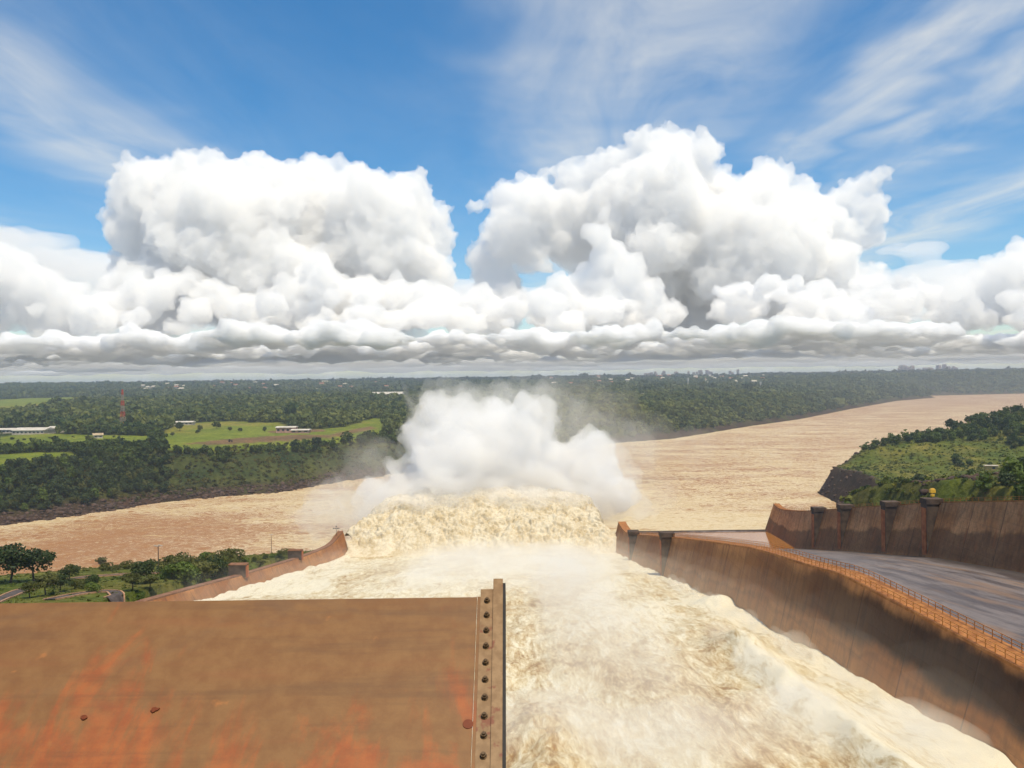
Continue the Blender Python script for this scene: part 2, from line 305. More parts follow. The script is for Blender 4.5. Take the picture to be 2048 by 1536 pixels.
def wall(name, label, ds, ztop, zbot, xin, xtop_in, xtop_out, xout, mat, capm=None):
    """battered retaining wall: inner foot xin, inner top xtop_in, outer top xtop_out, outer foot xout"""
    root = empty(name, (0, 0, 0)); tag(root, label, 'wall', kind='thing')
    n = len(ds); V = []; UV = []
    for d, zt, zb in zip(ds, ztop, zbot):
        V += [(xout, d, -6), (xtop_out, d, zt), (xtop_in, d, zt), (xin, d, zb), (xin - (xtop_in - xin) * 0.0, d, -6)]
        UV += [(d, 0), (d, 1), (d, 1), (d, 0), (d, -.6)]
    Fc = []
    for k in range(n - 1):
        a = 5 * k; b = a + 5
        for q in range(5): Fc.append((a + q, a + (q + 1) % 5, b + (q + 1) % 5, b + q))
    Fc += [(0, 4, 3, 2, 1), tuple(5 * (n - 1) + q for q in range(5))]
    me = bpy.data.meshes.new('wall_body'); me.from_pydata(V, [], Fc); me.update()
    bm = bmesh.new(); bm.from_mesh(me); bmesh.ops.recalc_face_normals(bm, faces=bm.faces); bm.to_mesh(me); bm.free()
    ul = me.uv_layers.new(name='UVMap'); lv = np.zeros(len(me.loops), int); me.loops.foreach_get('vertex_index', lv)
    ul.data.foreach_set('uv', np.array(UV)[lv].astype(np.float32).ravel())
    obj('wall_body', me, mat, root)
    m = MB(); o = .12 if xtop_out > xtop_in else -.12        # coping slab along the top
    for k in range(n - 1):
        a, b = (ds[k], ztop[k]), (ds[k + 1], ztop[k + 1])
        m.hexa([(xtop_in - o, a[0], a[1] - .25), (xtop_out + o, a[0], a[1] - .25), (xtop_out + o, b[0], b[1] - .25), (xtop_in - o, b[0], b[1] - .25),
                (xtop_in - o, a[0], a[1] + .12), (xtop_out + o, a[0], a[1] + .12), (xtop_out + o, b[0], b[1] + .12), (xtop_in - o, b[0], b[1] + .12)])
    m.build('coping', capm or orange, root)
    return root
postme = MB().box((0, 0, .48), (.08, .08, .96)).mesh('post')
def railing(root, x, ds, ztop, d0, d1, step):
    zt = lambda d: float(np.interp(d, ds, ztop)) + .12
    base = zt(d0); rl = MB(); dd = np.arange(d0, d1 + .01, step)
    for a, b in zip(dd[:-1], dd[1:]):
        for hh in (.5, .94): rl.tube((x, a, zt(a) + hh), (x, b, zt(b) + hh), .055, n=4)
    r = rl.build('railing', railmat, root)
    for d in dd:
        p = obj('post', postme, railmat, r, (x, d, zt(d)))
def rib(root, d, wd, xo, xi_top, ztop, zfoot, xfoot, up=1.3, far=None):
    """upright rib on a battered face: plumb front edge at xo, its back on the wall"""
    g = 1 if xi_top > xo else -1; xb = xi_top + g * .6
    m = MB(); v = []
    for dd in (d - wd / 2, d + wd / 2): v += [(xo, dd, zfoot), (xo, dd, ztop), (xb, dd, ztop), (xfoot + g * .5, dd, zfoot)]
    m.add(v, [(0, 1, 2, 3), (7, 6, 5, 4), (0, 4, 5, 1), (1, 5, 6, 2), (2, 6, 7, 3), (3, 7, 4, 0)])
    r = m.build('rib', darkc, root)
    MB().box((xo - g * .04, d, (zfoot + ztop) / 2 - .6), (.10, wd * .8, ztop - zfoot - 1.2)).build('rust_stain', rustmat, r)
    MB().box(((xo + far) / 2 if far else (xo + xb) / 2, d, ztop + up / 2), (abs((far or xb) - xo) + .5, wd + .5, up)).build('rib_head', darkc, r, bevel=.05)
# wall between the running chute and the dry one
dt = np.array([4,40,82.7,109,125.3,131,135.3,145,160,178.2,210,261.1,300,320.9,350,366,375.2,386,396,402.0])
zt = np.array([90,86,85.2,84.6,84.2,83.8,83.2,82,80.4,78.1,73,64.4,57.6,54,48.6,46.2,45.0,44.4,44.6,45.2])
zb = wz(dt) - 4
divw = wall('divider_wall', 'long stained concrete wall with orange top between the running chute and the dry chute', dt, zt, zb, 47.2, 51, 54.4, 55.2, divmat)
railing(divw, 51.25, dt, zt, 70, 338, 1.8); railing(divw, 54.1, dt, zt, 70, 338, 1.8)
for d in (268, 342): rib(divw, d, 3.6, 47.6, 51, float(np.interp(d, dt, zt)) + .3, float(wz(d)) - 3, 47.2, 1.5)
# wall on the left of the running chute
dl = np.array([60,120,187.5,217.4,253.8,290,319.3,345,361.7,372,379.9,388,396.7,400.5]); zl_ = np.array([80,74,66,61.7,56.3,51.3,47.3,44.2,42.4,41.5,41.3,41.6,42.2,42.6])
leftw = wall('chute_side_wall', 'low reddish concrete wall along the left side of the running chute', dl, zl_, wz(dl) - 4, -79.4, -83, -85.2, -86, divmat, rustdull)
for d, uph in ((252, 3.2), (318, 3.0)):
    z0 = float(np.interp(d, dl, zl_))
    b = empty('gauge_block', (0, 0, 0)); b.parent = leftw
    MB().box((-84.4, d, z0 + uph / 2 - .3), (5.2, 2.6, uph + .6)).build('block_body', darkc, b, bevel=.06)
    MB().box((-81.7, d, z0 + uph / 2 - .6), (.14, 2.3, uph + .4)).build('rust_face', rustmat, b)
    MB().box((-84.4, d + .1, z0 + uph + .06), (5.5, 2.9, .25)).build('block_cap', rustdull, b)
railing(leftw, -83.2, dl, zl_, 386, 400, 2.0); railing(leftw, -85.0, dl, zl_, 386, 400, 2.0)
# right wall of the dry chute
dr = np.array([4,60,120,160,203.5,243.6,272.4,308.8,336.3,360,375,386.4,393,399.5]); zr_ = np.array([98,95,91,87.5,83.6,77.3,72.1,65.6,60.3,56.2,54.0,52.6,52.4,53.4])
FD = np.array([(4,92),(60,82),(140,73),(197,67.3),(236,62.4),(299,51.3),(340,43.7),(360,39.8),(374,37.6),(384,37.9),(392,39.2),(399,40.8)])
fz = lambda d: np.interp(d, FD[:, 0], FD[:, 1])
rw = wall('outer_wall', 'tall brown concrete wall with four upright ribs on the far side of the dry chute', dr, zr_, fz(dr) - .5, 121.5, 126, 128.6, 130, wallmat)
for d in (336, 309, 272, 245): rib(rw, d, 3.4, 121.9, 126, float(np.interp(d, dr, zr_)) - .4, float(fz(d)) + .1, 121.6, 1.6)
railing(rw, 126.3, dr, zr_, 200, 398, 3.0)
m = MB(); m.tube((125, 246, 77.5), (125, 246, 80.2), .12); m.box((125, 246, 79.0), (1.0, .8, .7)); m.box((125, 246, 80.2), (1.6, 1.0, 1.0)); m.box((125, 246, 80.9), (1.1, .7, .3))
tag(m.build('signal_box', simple('yellow paint', (.62, .36, .02), (.75, .46, .05), 2, .5), bevel=.05), 'small yellow signal box standing on the nearest rib of the outer wall', 'signal')
# dry chute floor with the flip bucket
dd = np.concatenate([np.linspace(4, 340, 120, endpoint=False), np.linspace(340, 399, 50)]); xx = np.linspace(54.6, 122.2, 40)
A, B = np.meshgrid(xx, dd); Zc = fz(B) + .10 * fbm(A / 9, B / 60, 3.0, 3)
t = NT('wet chute concrete'); lo = t.noise(t.coord(scale=(1, .028, 1)), .33, 6, .62, .4); me_ = t.noise(t.coord(scale=(1, .05, 1)), 1.4, 5, .6); fi = t.noise(t.coord(), 1.5, 4)
col = t.mix(t.ss(lo, .36, .62), (.085, .066, .060), (.185, .155, .145)); col = t.mix(t.math('MULTIPLY', t.ss(me_, .5, .68), .6), col, (.05, .036, .034)); col = t.mix(t.math('MULTIPLY', t.ss(t.noise(t.coord(scale=(1, .02, 1)), .22, 3), .54, .66), .55), col, (.25, .15, .085))
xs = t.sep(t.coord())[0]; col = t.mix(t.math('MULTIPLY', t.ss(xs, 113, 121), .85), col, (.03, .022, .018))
t.bump(fi, .15, .1); floorm = t.fin(col, t.math('MULTIPLY_ADD', lo, .5, .28), spec=.25)
fl = mesh('chute_floor', np.stack([A, B, Zc], -1), gridfaces(len(dd), len(xx)), True)
tag(obj('chute_floor', fl, floorm), kind='structure')
m = MB(); m.hexa([(54.6,398.6,-6),(122.2,398.6,-6),(122.2,400,-6),(54.6,400,-6),(54.6,398.6,40.9),(122.2,398.6,40.9),(122.2,400,40.9),(54.6,400,40.9)])
tag(m.build('bucket_lip', darkc), 'straight concrete lip closing the lower end of the dry chute', 'lip')
pl = mesh('bucket_pool', np.stack([*np.meshgrid(np.linspace(54.8, 122.3, 30), np.linspace(350, 398.7, 30)), np.full((30, 30), 40.35)], -1), gridfaces(30, 30), True)
t = NT('still brown water'); t.bump(t.noise(t.coord(scale=(1, .3, 1)), .8, 3), .04, .2)
tag(obj('bucket_pool', pl, t.fin((.30, .125, .03), .09, spec=.6)), kind='structure')
# concrete slab under the running chute
m = MB(); dz = [4, 60, 120, 184, 262, 350, 392, 400]
for a, b in zip(dz[:-1], dz[1:]):
    m.hexa([(-80, a, -6), (48.5, a, -6), (48.5, b, -6), (-80, b, -6), (-80, a, wz(a) - 4), (48.5, a, wz(a) - 4), (48.5, b, wz(b) - 4), (-80, b, wz(b) - 4)])
tag(m.build('spillway_slab', darkc), kind='structure')
# running water in the chute
t = NT('foaming chute water'); st = t.noise(t.coord(scale=(1, .20, 1), rot=(0, 0, .10)), .40, 11, .66, 1.6); fi = t.noise(t.coord(scale=(1, .26, 1), rot=(0, 0, -.12)), 1.3, 10, .68, 1.4); big = t.noise(t.coord(scale=(1, .30, 1)), .045, 5, .6, .8)
ya = t.sep(t.coord())[1]; farf = t.ss(ya, 110, 260)
k = t.math('ADD', t.math('MULTIPLY', st, .55), t.math('ADD', t.math('MULTIPLY', fi, .45), t.math('MULTIPLY', big, .55)))
k = t.math('ADD', t.math('ADD', k, t.math('MULTIPLY', farf, .05)), t.math('MULTIPLY', t.sep(t.attr('froth').outputs['Color'])[0], .14))
col = t.mix(t.ss(k, .64, .74), (.29, .165, .062), (.45, .325, .165)); col = t.mix(t.ss(k, .72, .80), col, (.57, .475, .295)); col = t.mix(t.ss(k, .79, .88), col, (.70, .635, .475))
t.bump(t.math('ADD', t.math('MULTIPLY', st, 1.2), t.math('MULTIPLY', fi, .5)), .22, .9)
chm = t.fin(col, .5, spec=.3)
ds_ = np.concatenate([np.linspace(4, 70, 40, endpoint=False), np.geomspace(70, 394, 760)]); xs_ = np.linspace(-80.5, 48.4, 330)
A, B = np.meshgrid(xs_, ds_)
edge = np.exp(-((A - 48) / 5)**2) + np.exp(-((A + 80) / 4)**2)
Zw = wz(B) + 1.2 * fbm(A / 8, B / 20, 2.0, 4) + .28 * fbm(A / 2.2, B / 7, 5.0, 3, True) + edge * (1.5 * fbm(B / 15, A / 9, 9.0, 4) + .4) - .5
xr = 37 - .00045 * (B - 133)**2; amp = sm(150, 132, B) * 2.4                          # wake thrown up below a pier
Zw += amp * np.exp(-((A - xr) / 3.0)**2) * (1 + .4 * fbm(A / 3, B / 9, 4.4, 2)) + 1.2 * np.exp(-(((A - 36.5) / 4.5)**2 + ((B - 134) / 7)**2)) * (1 + .4 * fbm(A / 3, B / 4, 4.9, 3))
Zw += 2.4 * np.exp(-(((A - 46) / 4)**2 + ((B - 186) / 6)**2)) * (1 + .4 * fbm(A / 3, B / 5, 1.9, 3))
xr2 = -4 - .1 * (B - 80) * 0; Zw += 1.6 * sm(120, 85, B) * np.exp(-((A - 3) / 4)**2) * (1 + fbm(A / 3, B / 6, 1.4, 3))
cm = mesh('chute_water', np.stack([A, B, Zw], -1), gridfaces(len(ds_), len(xs_)), True)
froth = np.exp(-((A - xr) / 3.6)**2) * sm(152, 130, B) + .8 * np.exp(-((A - 47) / 5)**2) + .6 * np.exp(-((A + 79) / 4)**2) + .9 * np.exp(-(((A - 46) / 6)**2 + ((B - 186) / 9)**2))
vcol(cm, 'froth', np.stack([np.clip(froth, 0, 1).ravel()] * 3, 1))
tag(obj('chute_water', cm, chm), kind='structure')
# the jet leaping off the flip bucket
ja = np.linspace(0, 1, 330); jb = np.linspace(0, 1, 420)
Sv, Su = np.meshgrid(ja, jb, indexing='ij'); Dj = 389 + Sv * 150
Zj = 32.2 + 46 * Sv * (1 - Sv * .95) * 1.62 - 40 * np.clip(Sv - .62, 0, 1)**1.3
side = np.abs(Su * 2 - 1); Xj = -16 + (Su - .5) * (130 - 16 * Sv) * (1 + side**6 * .13 * fbm(Dj / 9, Zj / 7, np.sign(Su - .5) * 3.3, 4))
Zj = Zj - 26 * sm(.90, 1.0, side)**2 * sm(.05, .4, Sv) - 4 * side**4 * Sv - 5 * side**3 * sm(.08, .45, Sv)
am = sm(0.0, .10, Sv)
bil = 3.5 * np.abs(perlin(Xj / 17, Dj / 15, 2.2)) + 2.4 * fbm(Xj / 8, Dj / 8, Zj / 9, 2, True) + 1.7 * np.abs(perlin(Xj / 3.1, Dj / 3.4, Zj / 3.5)) + .7 * np.abs(perlin(Xj / 1.4, Dj / 1.6, Zj / 1.6))
Zj = Zj + am * bil * 1.1 + (1 - am) * .6 * fbm(Xj / 4, Dj / 6, 1.0, 3); Dj2 = Dj - am * bil * .7
jm = mesh('water_jet', np.stack([Xj, Dj2, Zj], -1), gridfaces(len(ja), len(jb)), True)
t = NT('churning foam'); fi = t.noise(t.coord(), .75, 7, .65); lo = t.noise(t.coord(), .14, 5, .6)
po = t.n.new('ShaderNodeNewGeometry').outputs['Pointiness'] if False else lo
col = t.mix(t.ss(t.math('ADD', t.math('MULTIPLY', fi, .5), t.math('MULTIPLY', lo, .6)), .42, .66), (.46, .37, .225), (.63, .56, .42)); t.bump(fi, .28, .8)
tag(obj('water_jet', jm, t.fin(col, .7, spec=.2)), 'wide wall of boiling cream foam leaping off the end of the running chute', 'water jet')
# ------------------------------------------------------------------ clouds
def _ico(n):
    bm = bmesh.new(); bmesh.ops.create_icosphere(bm, subdivisions=n, radius=1); V = np.array([v.co[:] for v in bm.verts]); Fc = np.array([[v.index for v in f.verts] for f in bm.faces]); bm.free(); return V, Fc
ICO = {n: _ico(n) for n in (1, 2, 3)}
def lumps(E, name):                            # ellipsoids (centre, radii) gathered into one mesh
    VV, FF, b = [], [], 0
    for e_ in E:
        c, r, n = e_[:3]; V, Fc = ICO[n]; V = V * np.asarray(r)
        if len(e_) > 3: V = V @ np.array(Vector(e_[3]).to_track_quat('Z', 'X').to_matrix()).T
        VV.append(V + np.asarray(c)); FF.append(Fc + b); b += len(V)
    return mesh(name, np.concatenate(VV), np.concatenate(FF))
def puffs(name, label, blobs, D, vox, dens, seed, cat='cloud', group=None, disp=None, col=(.996, .990, .976), kids=13, an=-.1, flat=1.0, depth=.6, kind=None, world=None):
    """a cloud or a burst of spray: overlapping puffs made one closed skin, roughened, and filled with scattering vapour"""
    rnd = random.Random(seed); E = []
    for b in blobs:
        px, py, r = b[:3]; dd = D + (b[3] if len(b) > 3 else 0); p = atd(px, py, dd); RR = r / F * dd; p[1] += rnd.uniform(-depth, depth) * RR
        sx = b[4] if len(b) > 4 else 1.0; sz = b[5] if len(b) > 5 else flat
        E.append((p, (RR * sx, RR, RR * sz), 2))
        for k in range(kids):
            v = Vector((rnd.gauss(0, 1), rnd.gauss(0, 1) - .5, rnd.gauss(0, 1) + .15)).normalized() * RR * .86; r2 = RR * rnd.uniform(.16, .42)
            E.append((p + np.array([v.x * sx, v.y, v.z * sz]), (r2 * min(sx, 1.6), r2, r2 * max(sz, .55)), 1 if r2 / dd * F < 14 else 2))
    for e_ in (world or []): E.append((e_[0], e_[1], 2, *e_[2:]))
    o = obj(name, lumps(E, name), volmat(name + ' vapour', dens, col, an))
    tag(o, label, cat if not kind else None, group, kind)
    o.modifiers.new('skin', 'REMESH').mode = 'VOXEL'; o.modifiers['skin'].voxel_size = vox
    for ty, sz, st in disp:
        tx = bpy.data.textures.new(name, 'VORONOI' if ty == 'V' else 'CLOUDS'); tx.noise_scale = sz
        if ty == 'C': tx.noise_depth = 4
        dm = o.modifiers.new('d', 'DISPLACE'); dm.texture = tx; dm.texture_coords = 'GLOBAL'; dm.strength = st; dm.mid_level = .42 if ty == 'V' else .5
    o.modifiers.new('skin again', 'REMESH').mode = 'VOXEL'; o.modifiers['skin again'].voxel_size = vox; o.modifiers['skin again'].use_smooth_shade = True
    return o
CD = (('V', 800, -260), ('V', 360, -230), ('V', 170, -190), ('V', 95, -100), ('C', 80, 165))
lt = [(300,390,72),(335,372,52),(270,460,60),(235,450,32),(250,530,48),(400,425,92),(500,395,88),(505,345,42),(440,372,48),(560,385,70),(640,372,64),(700,372,52),(760,392,52),(768,352,20),(820,402,56),(832,368,24),(858,432,48),(872,482,42),(400,520,110),(520,500,130),(650,500,130),(780,500,105),(862,560,56),(350,580,90),(600,600,120),(300,600,80),(880,600,40),(470,610,70),(700,610,70),(820,610,70),(440,470,140),(600,450,120),(740,460,110),(540,560,130),(320,480,90)]
puffs('cumulus_cloud', 'huge white cauliflower cloud on the left above the horizon', lt, 22000, 42, .0032, 1, disp=CD)
rt = [(1340,295,52),(1275,285,32),(1400,312,42),(1425,305,28),(1340,345,70),(1230,335,48),(1190,335,38),(1150,362,48),(1086,346,18),(1046,357,17),(1112,342,15),(1010,402,42),(955,412,20),(1060,422,68),(1150,442,90),(1300,422,110),(1420,402,78),(1530,372,52),(1500,422,70),(1555,352,28),(1620,402,46),(1700,392,42),(1740,366,28),(1768,350,18),(1740,422,42),(1600,440,80),(1560,500,75),(1450,520,120),(1300,540,100),(1020,470,62),(975,520,50),(1000,570,50),(1700,470,46),(1745,470,30),(1700,550,46),(1745,550,34),(1050,480,50),(1400,600,80),(1560,600,60),(1000,620,60),(1240,620,80),(1680,600,50),(1200,470,70),(1380,460,130),(1250,440,100),(1500,520,130),(1600,560,90),(1420,570,95),(1090,460,60),(1300,620,100)]
puffs('cumulus_cloud', 'tallest white cloud rising to a peak right of centre', rt + [(1062, 512, 44), (1350, 430, 80, -1500), (1420, 490, 85, -1400), (1310, 500, 70, -1300), (1480, 560, 80, -1200)], 24000, 46, .0030, 2, disp=CD)
fr = [(1195,475,34),(1215,510,42),(1255,545,44),(1180,560,42),(1120,580,38),(1085,600,30),(1295,575,34),(1230,600,52),(1150,620,44),(1310,610,40)]
puffs('cumulus_cloud', 'smaller bright turreted cloud in front of the tallest cloud', fr, 18500, 46, .0042, 3, disp=(('V', 520, -300), ('V', 210, -150), ('C', 100, 80)))
fl_ = [(640,530,36),(612,555,40),(660,570,48),(700,590,46),(575,590,40),(735,585,36),(790,590,42),(840,600,44),(890,615,44),(330,560,32),(365,565,34),(410,590,38),(455,605,40),(270,570,30),(310,600,44),(500,630,44),(560,635,46),(230,610,40),(960,600,40),(985,640,40),(180,620,40)]
puffs('cumulus_cloud', 'row of lumpy grey white cloud heads below the huge left cloud', fl_, 19000, 48, .0040, 4, disp=(('V', 560, -320), ('V', 220, -160), ('C', 110, 90)))
lf = [(-60,545,60),(0,545,55),(40,545,46),(90,575,46),(140,595,40),(30,600,60),(110,630,55),(-80,620,80),(190,640,50)]
puffs('cumulus_cloud', 'low lumpy cloud bank at the left edge of the sky', lf, 18000, 50, .0036, 5, disp=(('V', 560, -320), ('V', 230, -170), ('C', 120, 90)))
rf = [(2060,520,48),(2000,540,44),(1960,565,34),(2090,560,60),(1900,590,36),(1850,585,34),(1800,605,38),(1760,610,38),(2020,600,60),(1920,625,50),(1700,625,46),(2120,610,70)]
puffs('cumulus_cloud', 'low lumpy cloud bank at the right edge of the sky', rf, 19000, 50, .0036, 6, disp=(('V', 560, -300), ('V', 230, -170), ('C', 120, 90)))
sm_ = [(1432,583,13),(1455,590,16),(1490,580,20),(1530,570,24),(1555,560,16),(1585,570,20),(1515,590,18)]
puffs('cumulus_cloud', 'small separate puff of cloud before the right half of the tallest cloud', sm_, 16500, 34, .010, 7, disp=(('V', 260, -110), ('V', 110, -60), ('C', 60, 40)), kids=7)
rnd = random.Random(12)
for x0, x1, lab, sd_ in ((-160, 560, 'grey white lower cloud heads at the left of the long cloud base', 41), (480, 1120, 'grey white lower cloud heads in the middle of the long cloud base', 42), (1060, 1660, 'grey white lower cloud heads right of the middle of the long cloud base', 43), (1600, 2220, 'grey white lower cloud heads at the right end of the long cloud base', 44)):
    bl = [(x0 + (x1 - x0) * rnd.random(), 656 - .014 * (x0 - 300) - rnd.random()**1.6 * 75, rnd.uniform(17, 40), rnd.uniform(-1500, 2500), rnd.uniform(1.0, 1.5), rnd.uniform(.7, 1.0)) for k in range(34)]
    puffs('cumulus_cloud', lab, bl, 18600, 48, .0050, sd_, disp=(('V', 420, -210), ('V', 190, -170), ('C', 110, 140)), kids=8, col=(.975, .972, .965))
rnd = random.Random(11); W = []; BASE = 735.0
for k in range(560):                           # a broken deck with a flat base, spreading towards the camera
    d = rnd.uniform(13500, 23500); x = d * rnd.uniform(-.78, .78); r = rnd.uniform(220, 620)
    keep = perlin(x / 3600, d / 2600, 5.5) + .26 * (d - 16500) / 6000
    if keep < -.22: continue
    hh = rnd.uniform(.14, .26) * r + 60
    bs = BASE + 170 * float(perlin(x / 1500, d / 1500, 2.5)); W.append(((x, d, bs + hh * .75), (r * 1.6, r * 1.2, hh)))
    for q in range(5): a = rnd.uniform(0, 6.28); s = rnd.uniform(.22, .46) * r; W.append(((x + math.cos(a) * r * rnd.uniform(.3, 1.3), d + math.sin(a) * r * .9, bs + hh * rnd.uniform(.8, 1.5)), (s * 1.1, s, s * rnd.uniform(.5, .8))))
puffs('cloud_deck', 'broken grey cloud deck with a flat dark base stretching across the sky', [], 17000, 56, .014, 8, disp=(('V', 520, -260), ('V', 210, -190), ('C', 110, 150)), kind='stuff', world=W, col=(.95, .952, .955))
W = []
for k in range(150):
    d = rnd.uniform(24000, 52000); x = d * rnd.uniform(-.78, .78); r = rnd.uniform(900, 2600)
    W.append(((x, d, BASE + 150), (r * 1.8, r * 1.3, rnd.uniform(120, 260))))
VW = [(atd(px, py, 31000), (r * 1.9 * 18.8, r * 18.8 * 1.5, r * 18.8 * .42)) for px, py, r in ((-60, 470, 60), (60, 480, 50), (150, 530, 70), (20, 530, 90), (210, 560, 80), (1900, 560, 90), (2080, 600, 110), (1820, 500, 40), (930, 600, 90), (1120, 600, 70), (300, 640, 80), (600, 645, 80), (1300, 640, 80), (1600, 635, 80), (1750, 620, 80))]
puffs('veil_cloud', 'thin pale layer of cloud behind the left and right cloud banks', [], 31000, 120, .0006, 10, disp=(('V', 1600, -300), ('C', 600, 400)), kind='stuff', world=VW)
puffs('cloud_deck', 'far pale grey cloud layer just above the skyline', [], 34000, 130, .004, 9, disp=(('V', 1500, -200), ('C', 500, 200)), kind='stuff', world=W, col=(.96, .965, .97))

# ------------------------------------------------------------------ spray where the jet meets the river
PD = (('V', 22, -13), ('V', 9, -7.0), ('V', 4.5, -4.0), ('C', 4, 4.5))
cream = (1.0, .976, .915)
cream = (1.0, .976, .915)
core = [(850,880,46),(862,835,36),(925,845,54),(985,850,54),(1045,850,52),(1080,812,26),(1076,865,40),(848,940,52),(920,930,74),(1010,930,84),(1090,940,64),(880,985,56),(960,985,66),(1060,985,66),(1140,950,52),(1172,905,36),(1200,905,36),(1160,985,56),(800,985,46),(790,940,30),(750,995,32),(1218,945,44),(1222,990,46),(1185,870,26)]
puffs('spray_plume', 'towering cloud of white spray where the jet strikes the river', [(a, b - 6, c * 1.08) for a, b, c in core], 480, 1.5, .09, 21, disp=PD, col=cream, an=-.4, kind='stuff')
mid = [(865,815,48),(935,812,46),(1000,812,50),(1078,800,34),(845,890,60),(960,880,90),(1060,880,70),(1092,798,22),(900,950,90),(1050,960,100),(1180,920,66),(1235,960,56),(1215,1000,66),(790,970,44),(690,1010,46),(655,1030,38),(730,1030,54),(1255,1005,40),(655,1055,38),(780,1000,50),(900,1000,60),(1020,1000,60),(1130,1000,60)]
puffs('spray_veil', 'thinner veil of spray drifting round the white plume', mid + [(830 + 27 * k, 800 - 12 * (k % 3), 11, 0, .6, 2.6) for k in range(11)] + [(640, 1010, 40), (690, 1045, 46), (620, 1045, 34), (1270, 1000, 44), (1250, 960, 50)], 478, 1.8, .019, 22, disp=(('V', 26, -14), ('V', 10, -8), ('C', 7, 11)), col=cream, an=-.2, kind='stuff')
out = [(865,800,58),(980,795,60),(1080,790,42),(900,860,110),(1080,870,110),(1210,880,80),(1260,940,90),(1180,850,60),(740,950,70),(660,1000,70),(640,1050,60),(720,1010,90),(1000,960,150),(1300,980,70),(1290,1020,50)]
puffs('spray_veil', 'faint outer haze of spray round the plume and over the river', out, 490, 2.6, .0055, 23, disp=(('V', 30, -18), ('V', 12, -10), ('C', 12, 18)), col=cream, an=0.0, kind='stuff')
far = [(1230,850,70,260),(1310,880,60,300),(1180,810,55,240),(1390,890,50,340),(740,920,60,240),(690,950,50,200),(1120,830,80,200)]
puffs('spray_veil', 'faint drifting mist beyond the plume along the far bank', far, 600, 4.5, .0022, 24, disp=(('V', 40, -16), ('C', 22, 22)), col=(1, .95, .87), an=0.0, kind='stuff')
rnd = random.Random(17); W = []
for k in range(150):                            # torn jets of droplets thrown up through the plume
    px = rnd.uniform(815, 1120); py = rnd.uniform(775, 900); dd = rnd.uniform(462, 492); c_ = atd(px, py + 18, dd); ln_ = rnd.uniform(7, 17); th_ = rnd.uniform(.9, 2.2)
    lean = (px - 965) / 300; W.append((c_, (th_, th_, ln_), (lean * .5 + rnd.uniform(-.15, .15), rnd.uniform(-.2, .1), 1)))
for k in range(60):
    px = rnd.uniform(1120, 1270); c_ = atd(px, rnd.uniform(885, 990), rnd.uniform(462, 488)); th_ = rnd.uniform(.8, 1.8); W.append((c_, (th_, th_, rnd.uniform(5, 11)), (rnd.uniform(.2, .8), 0, 1)))
for k in range(50):
    px = rnd.uniform(640, 830); c_ = atd(px, rnd.uniform(960, 1050), rnd.uniform(450, 480)); th_ = rnd.uniform(.8, 1.8); W.append((c_, (th_, th_, rnd.uniform(5, 10)), (-rnd.uniform(.3, 1.0), 0, 1)))
puffs('spray_jets', 'torn upward streaks of droplets in the spray plume', [], 480, 1.0, .022, 26, disp=(('C', 5, 3.2), ('C', 2.2, 1.4)), col=cream, an=-.3, kind='stuff', world=W)
rnd = random.Random(8); front = [(742 + 24 * k, 1000 - 14 * math.sin(k / 19 * 3.14) + rnd.uniform(-6, 6), rnd.uniform(26, 42), rnd.uniform(-14, 8)) for k in range(20)] + [(730 + 50 * k, 1024 + rnd.uniform(-8, 8), rnd.uniform(20, 30), -14) for k in range(10)]
puffs('jet_spray', 'spray steaming off the top of the foaming jet', front, 442, 1.3, .035, 25, disp=(('V', 12, -6), ('C', 5, 7)), col=cream, an=-.2, kind='stuff')
# mist lying on the chute
def mist(pts, dens, name, label, seed, vox=1.6):
    W = [((x, d, float(wz(d)) + up), (rx, ry, rz)) for x, d, up, rx, ry, rz in pts]
    return puffs(name, label, [], 150, vox, dens, seed, disp=(('C', 10, 5), ('C', 4, 1.8)), col=(1, .95, .84), an=0.0, kind='stuff', world=W)
A1 = [(13, d, 3.0, 9, 22, 5.5) for d in range(88, 260, 16)] + [(-10, d, 2, 30, 20, 4) for d in range(230, 390, 22)] + [(15, d, 2, 24, 16, 4) for d in range(260, 390, 20)]
mist([(x + random.Random(i).uniform(-2, 2), d, u_, rx, ry, rz) for i, (x, d, u_, rx, ry, rz) in enumerate(A1)], .011, 'chute_mist', 'mist hanging over the middle of the running chute', 31)
mist([(x, d, u_ + 1, rx * 1.35, ry * 1.1, rz * 1.5) for x, d, u_, rx, ry, rz in A1], .003, 'chute_mist', 'thin outer mist over the middle of the running chute', 32)
A2 = [(45, d, 2.5, 5, 16, 5) for d in range(84, 390, 16)] + [(-76, d, 1.5, 5, 18, 3.5) for d in range(190, 390, 22)]
mist(A2, .004, 'chute_mist', 'mist along the foot of the chute walls', 33)
mist([(x - 1, d, u_ + 1, rx * 1.5, ry, rz * 1.6) for x, d, u_, rx, ry, rz in A2], .0015, 'chute_mist', 'thin mist blowing against the chute walls', 34)
A3 = [(35, d, 1.6, 4, 8, 2.0) for d in (96, 108, 120, 132, 140)] + [(45.5, d, .6, 2.5, 9, 1.6) for d in range(90, 240, 13)] + [(-14 + 9 * k, 84 + 3 * (k % 3), 1.5, 9, 9, 3) for k in range(7)]
mist(A3, .05, 'chute_mist', 'burst of spray over the pier wake', 35)
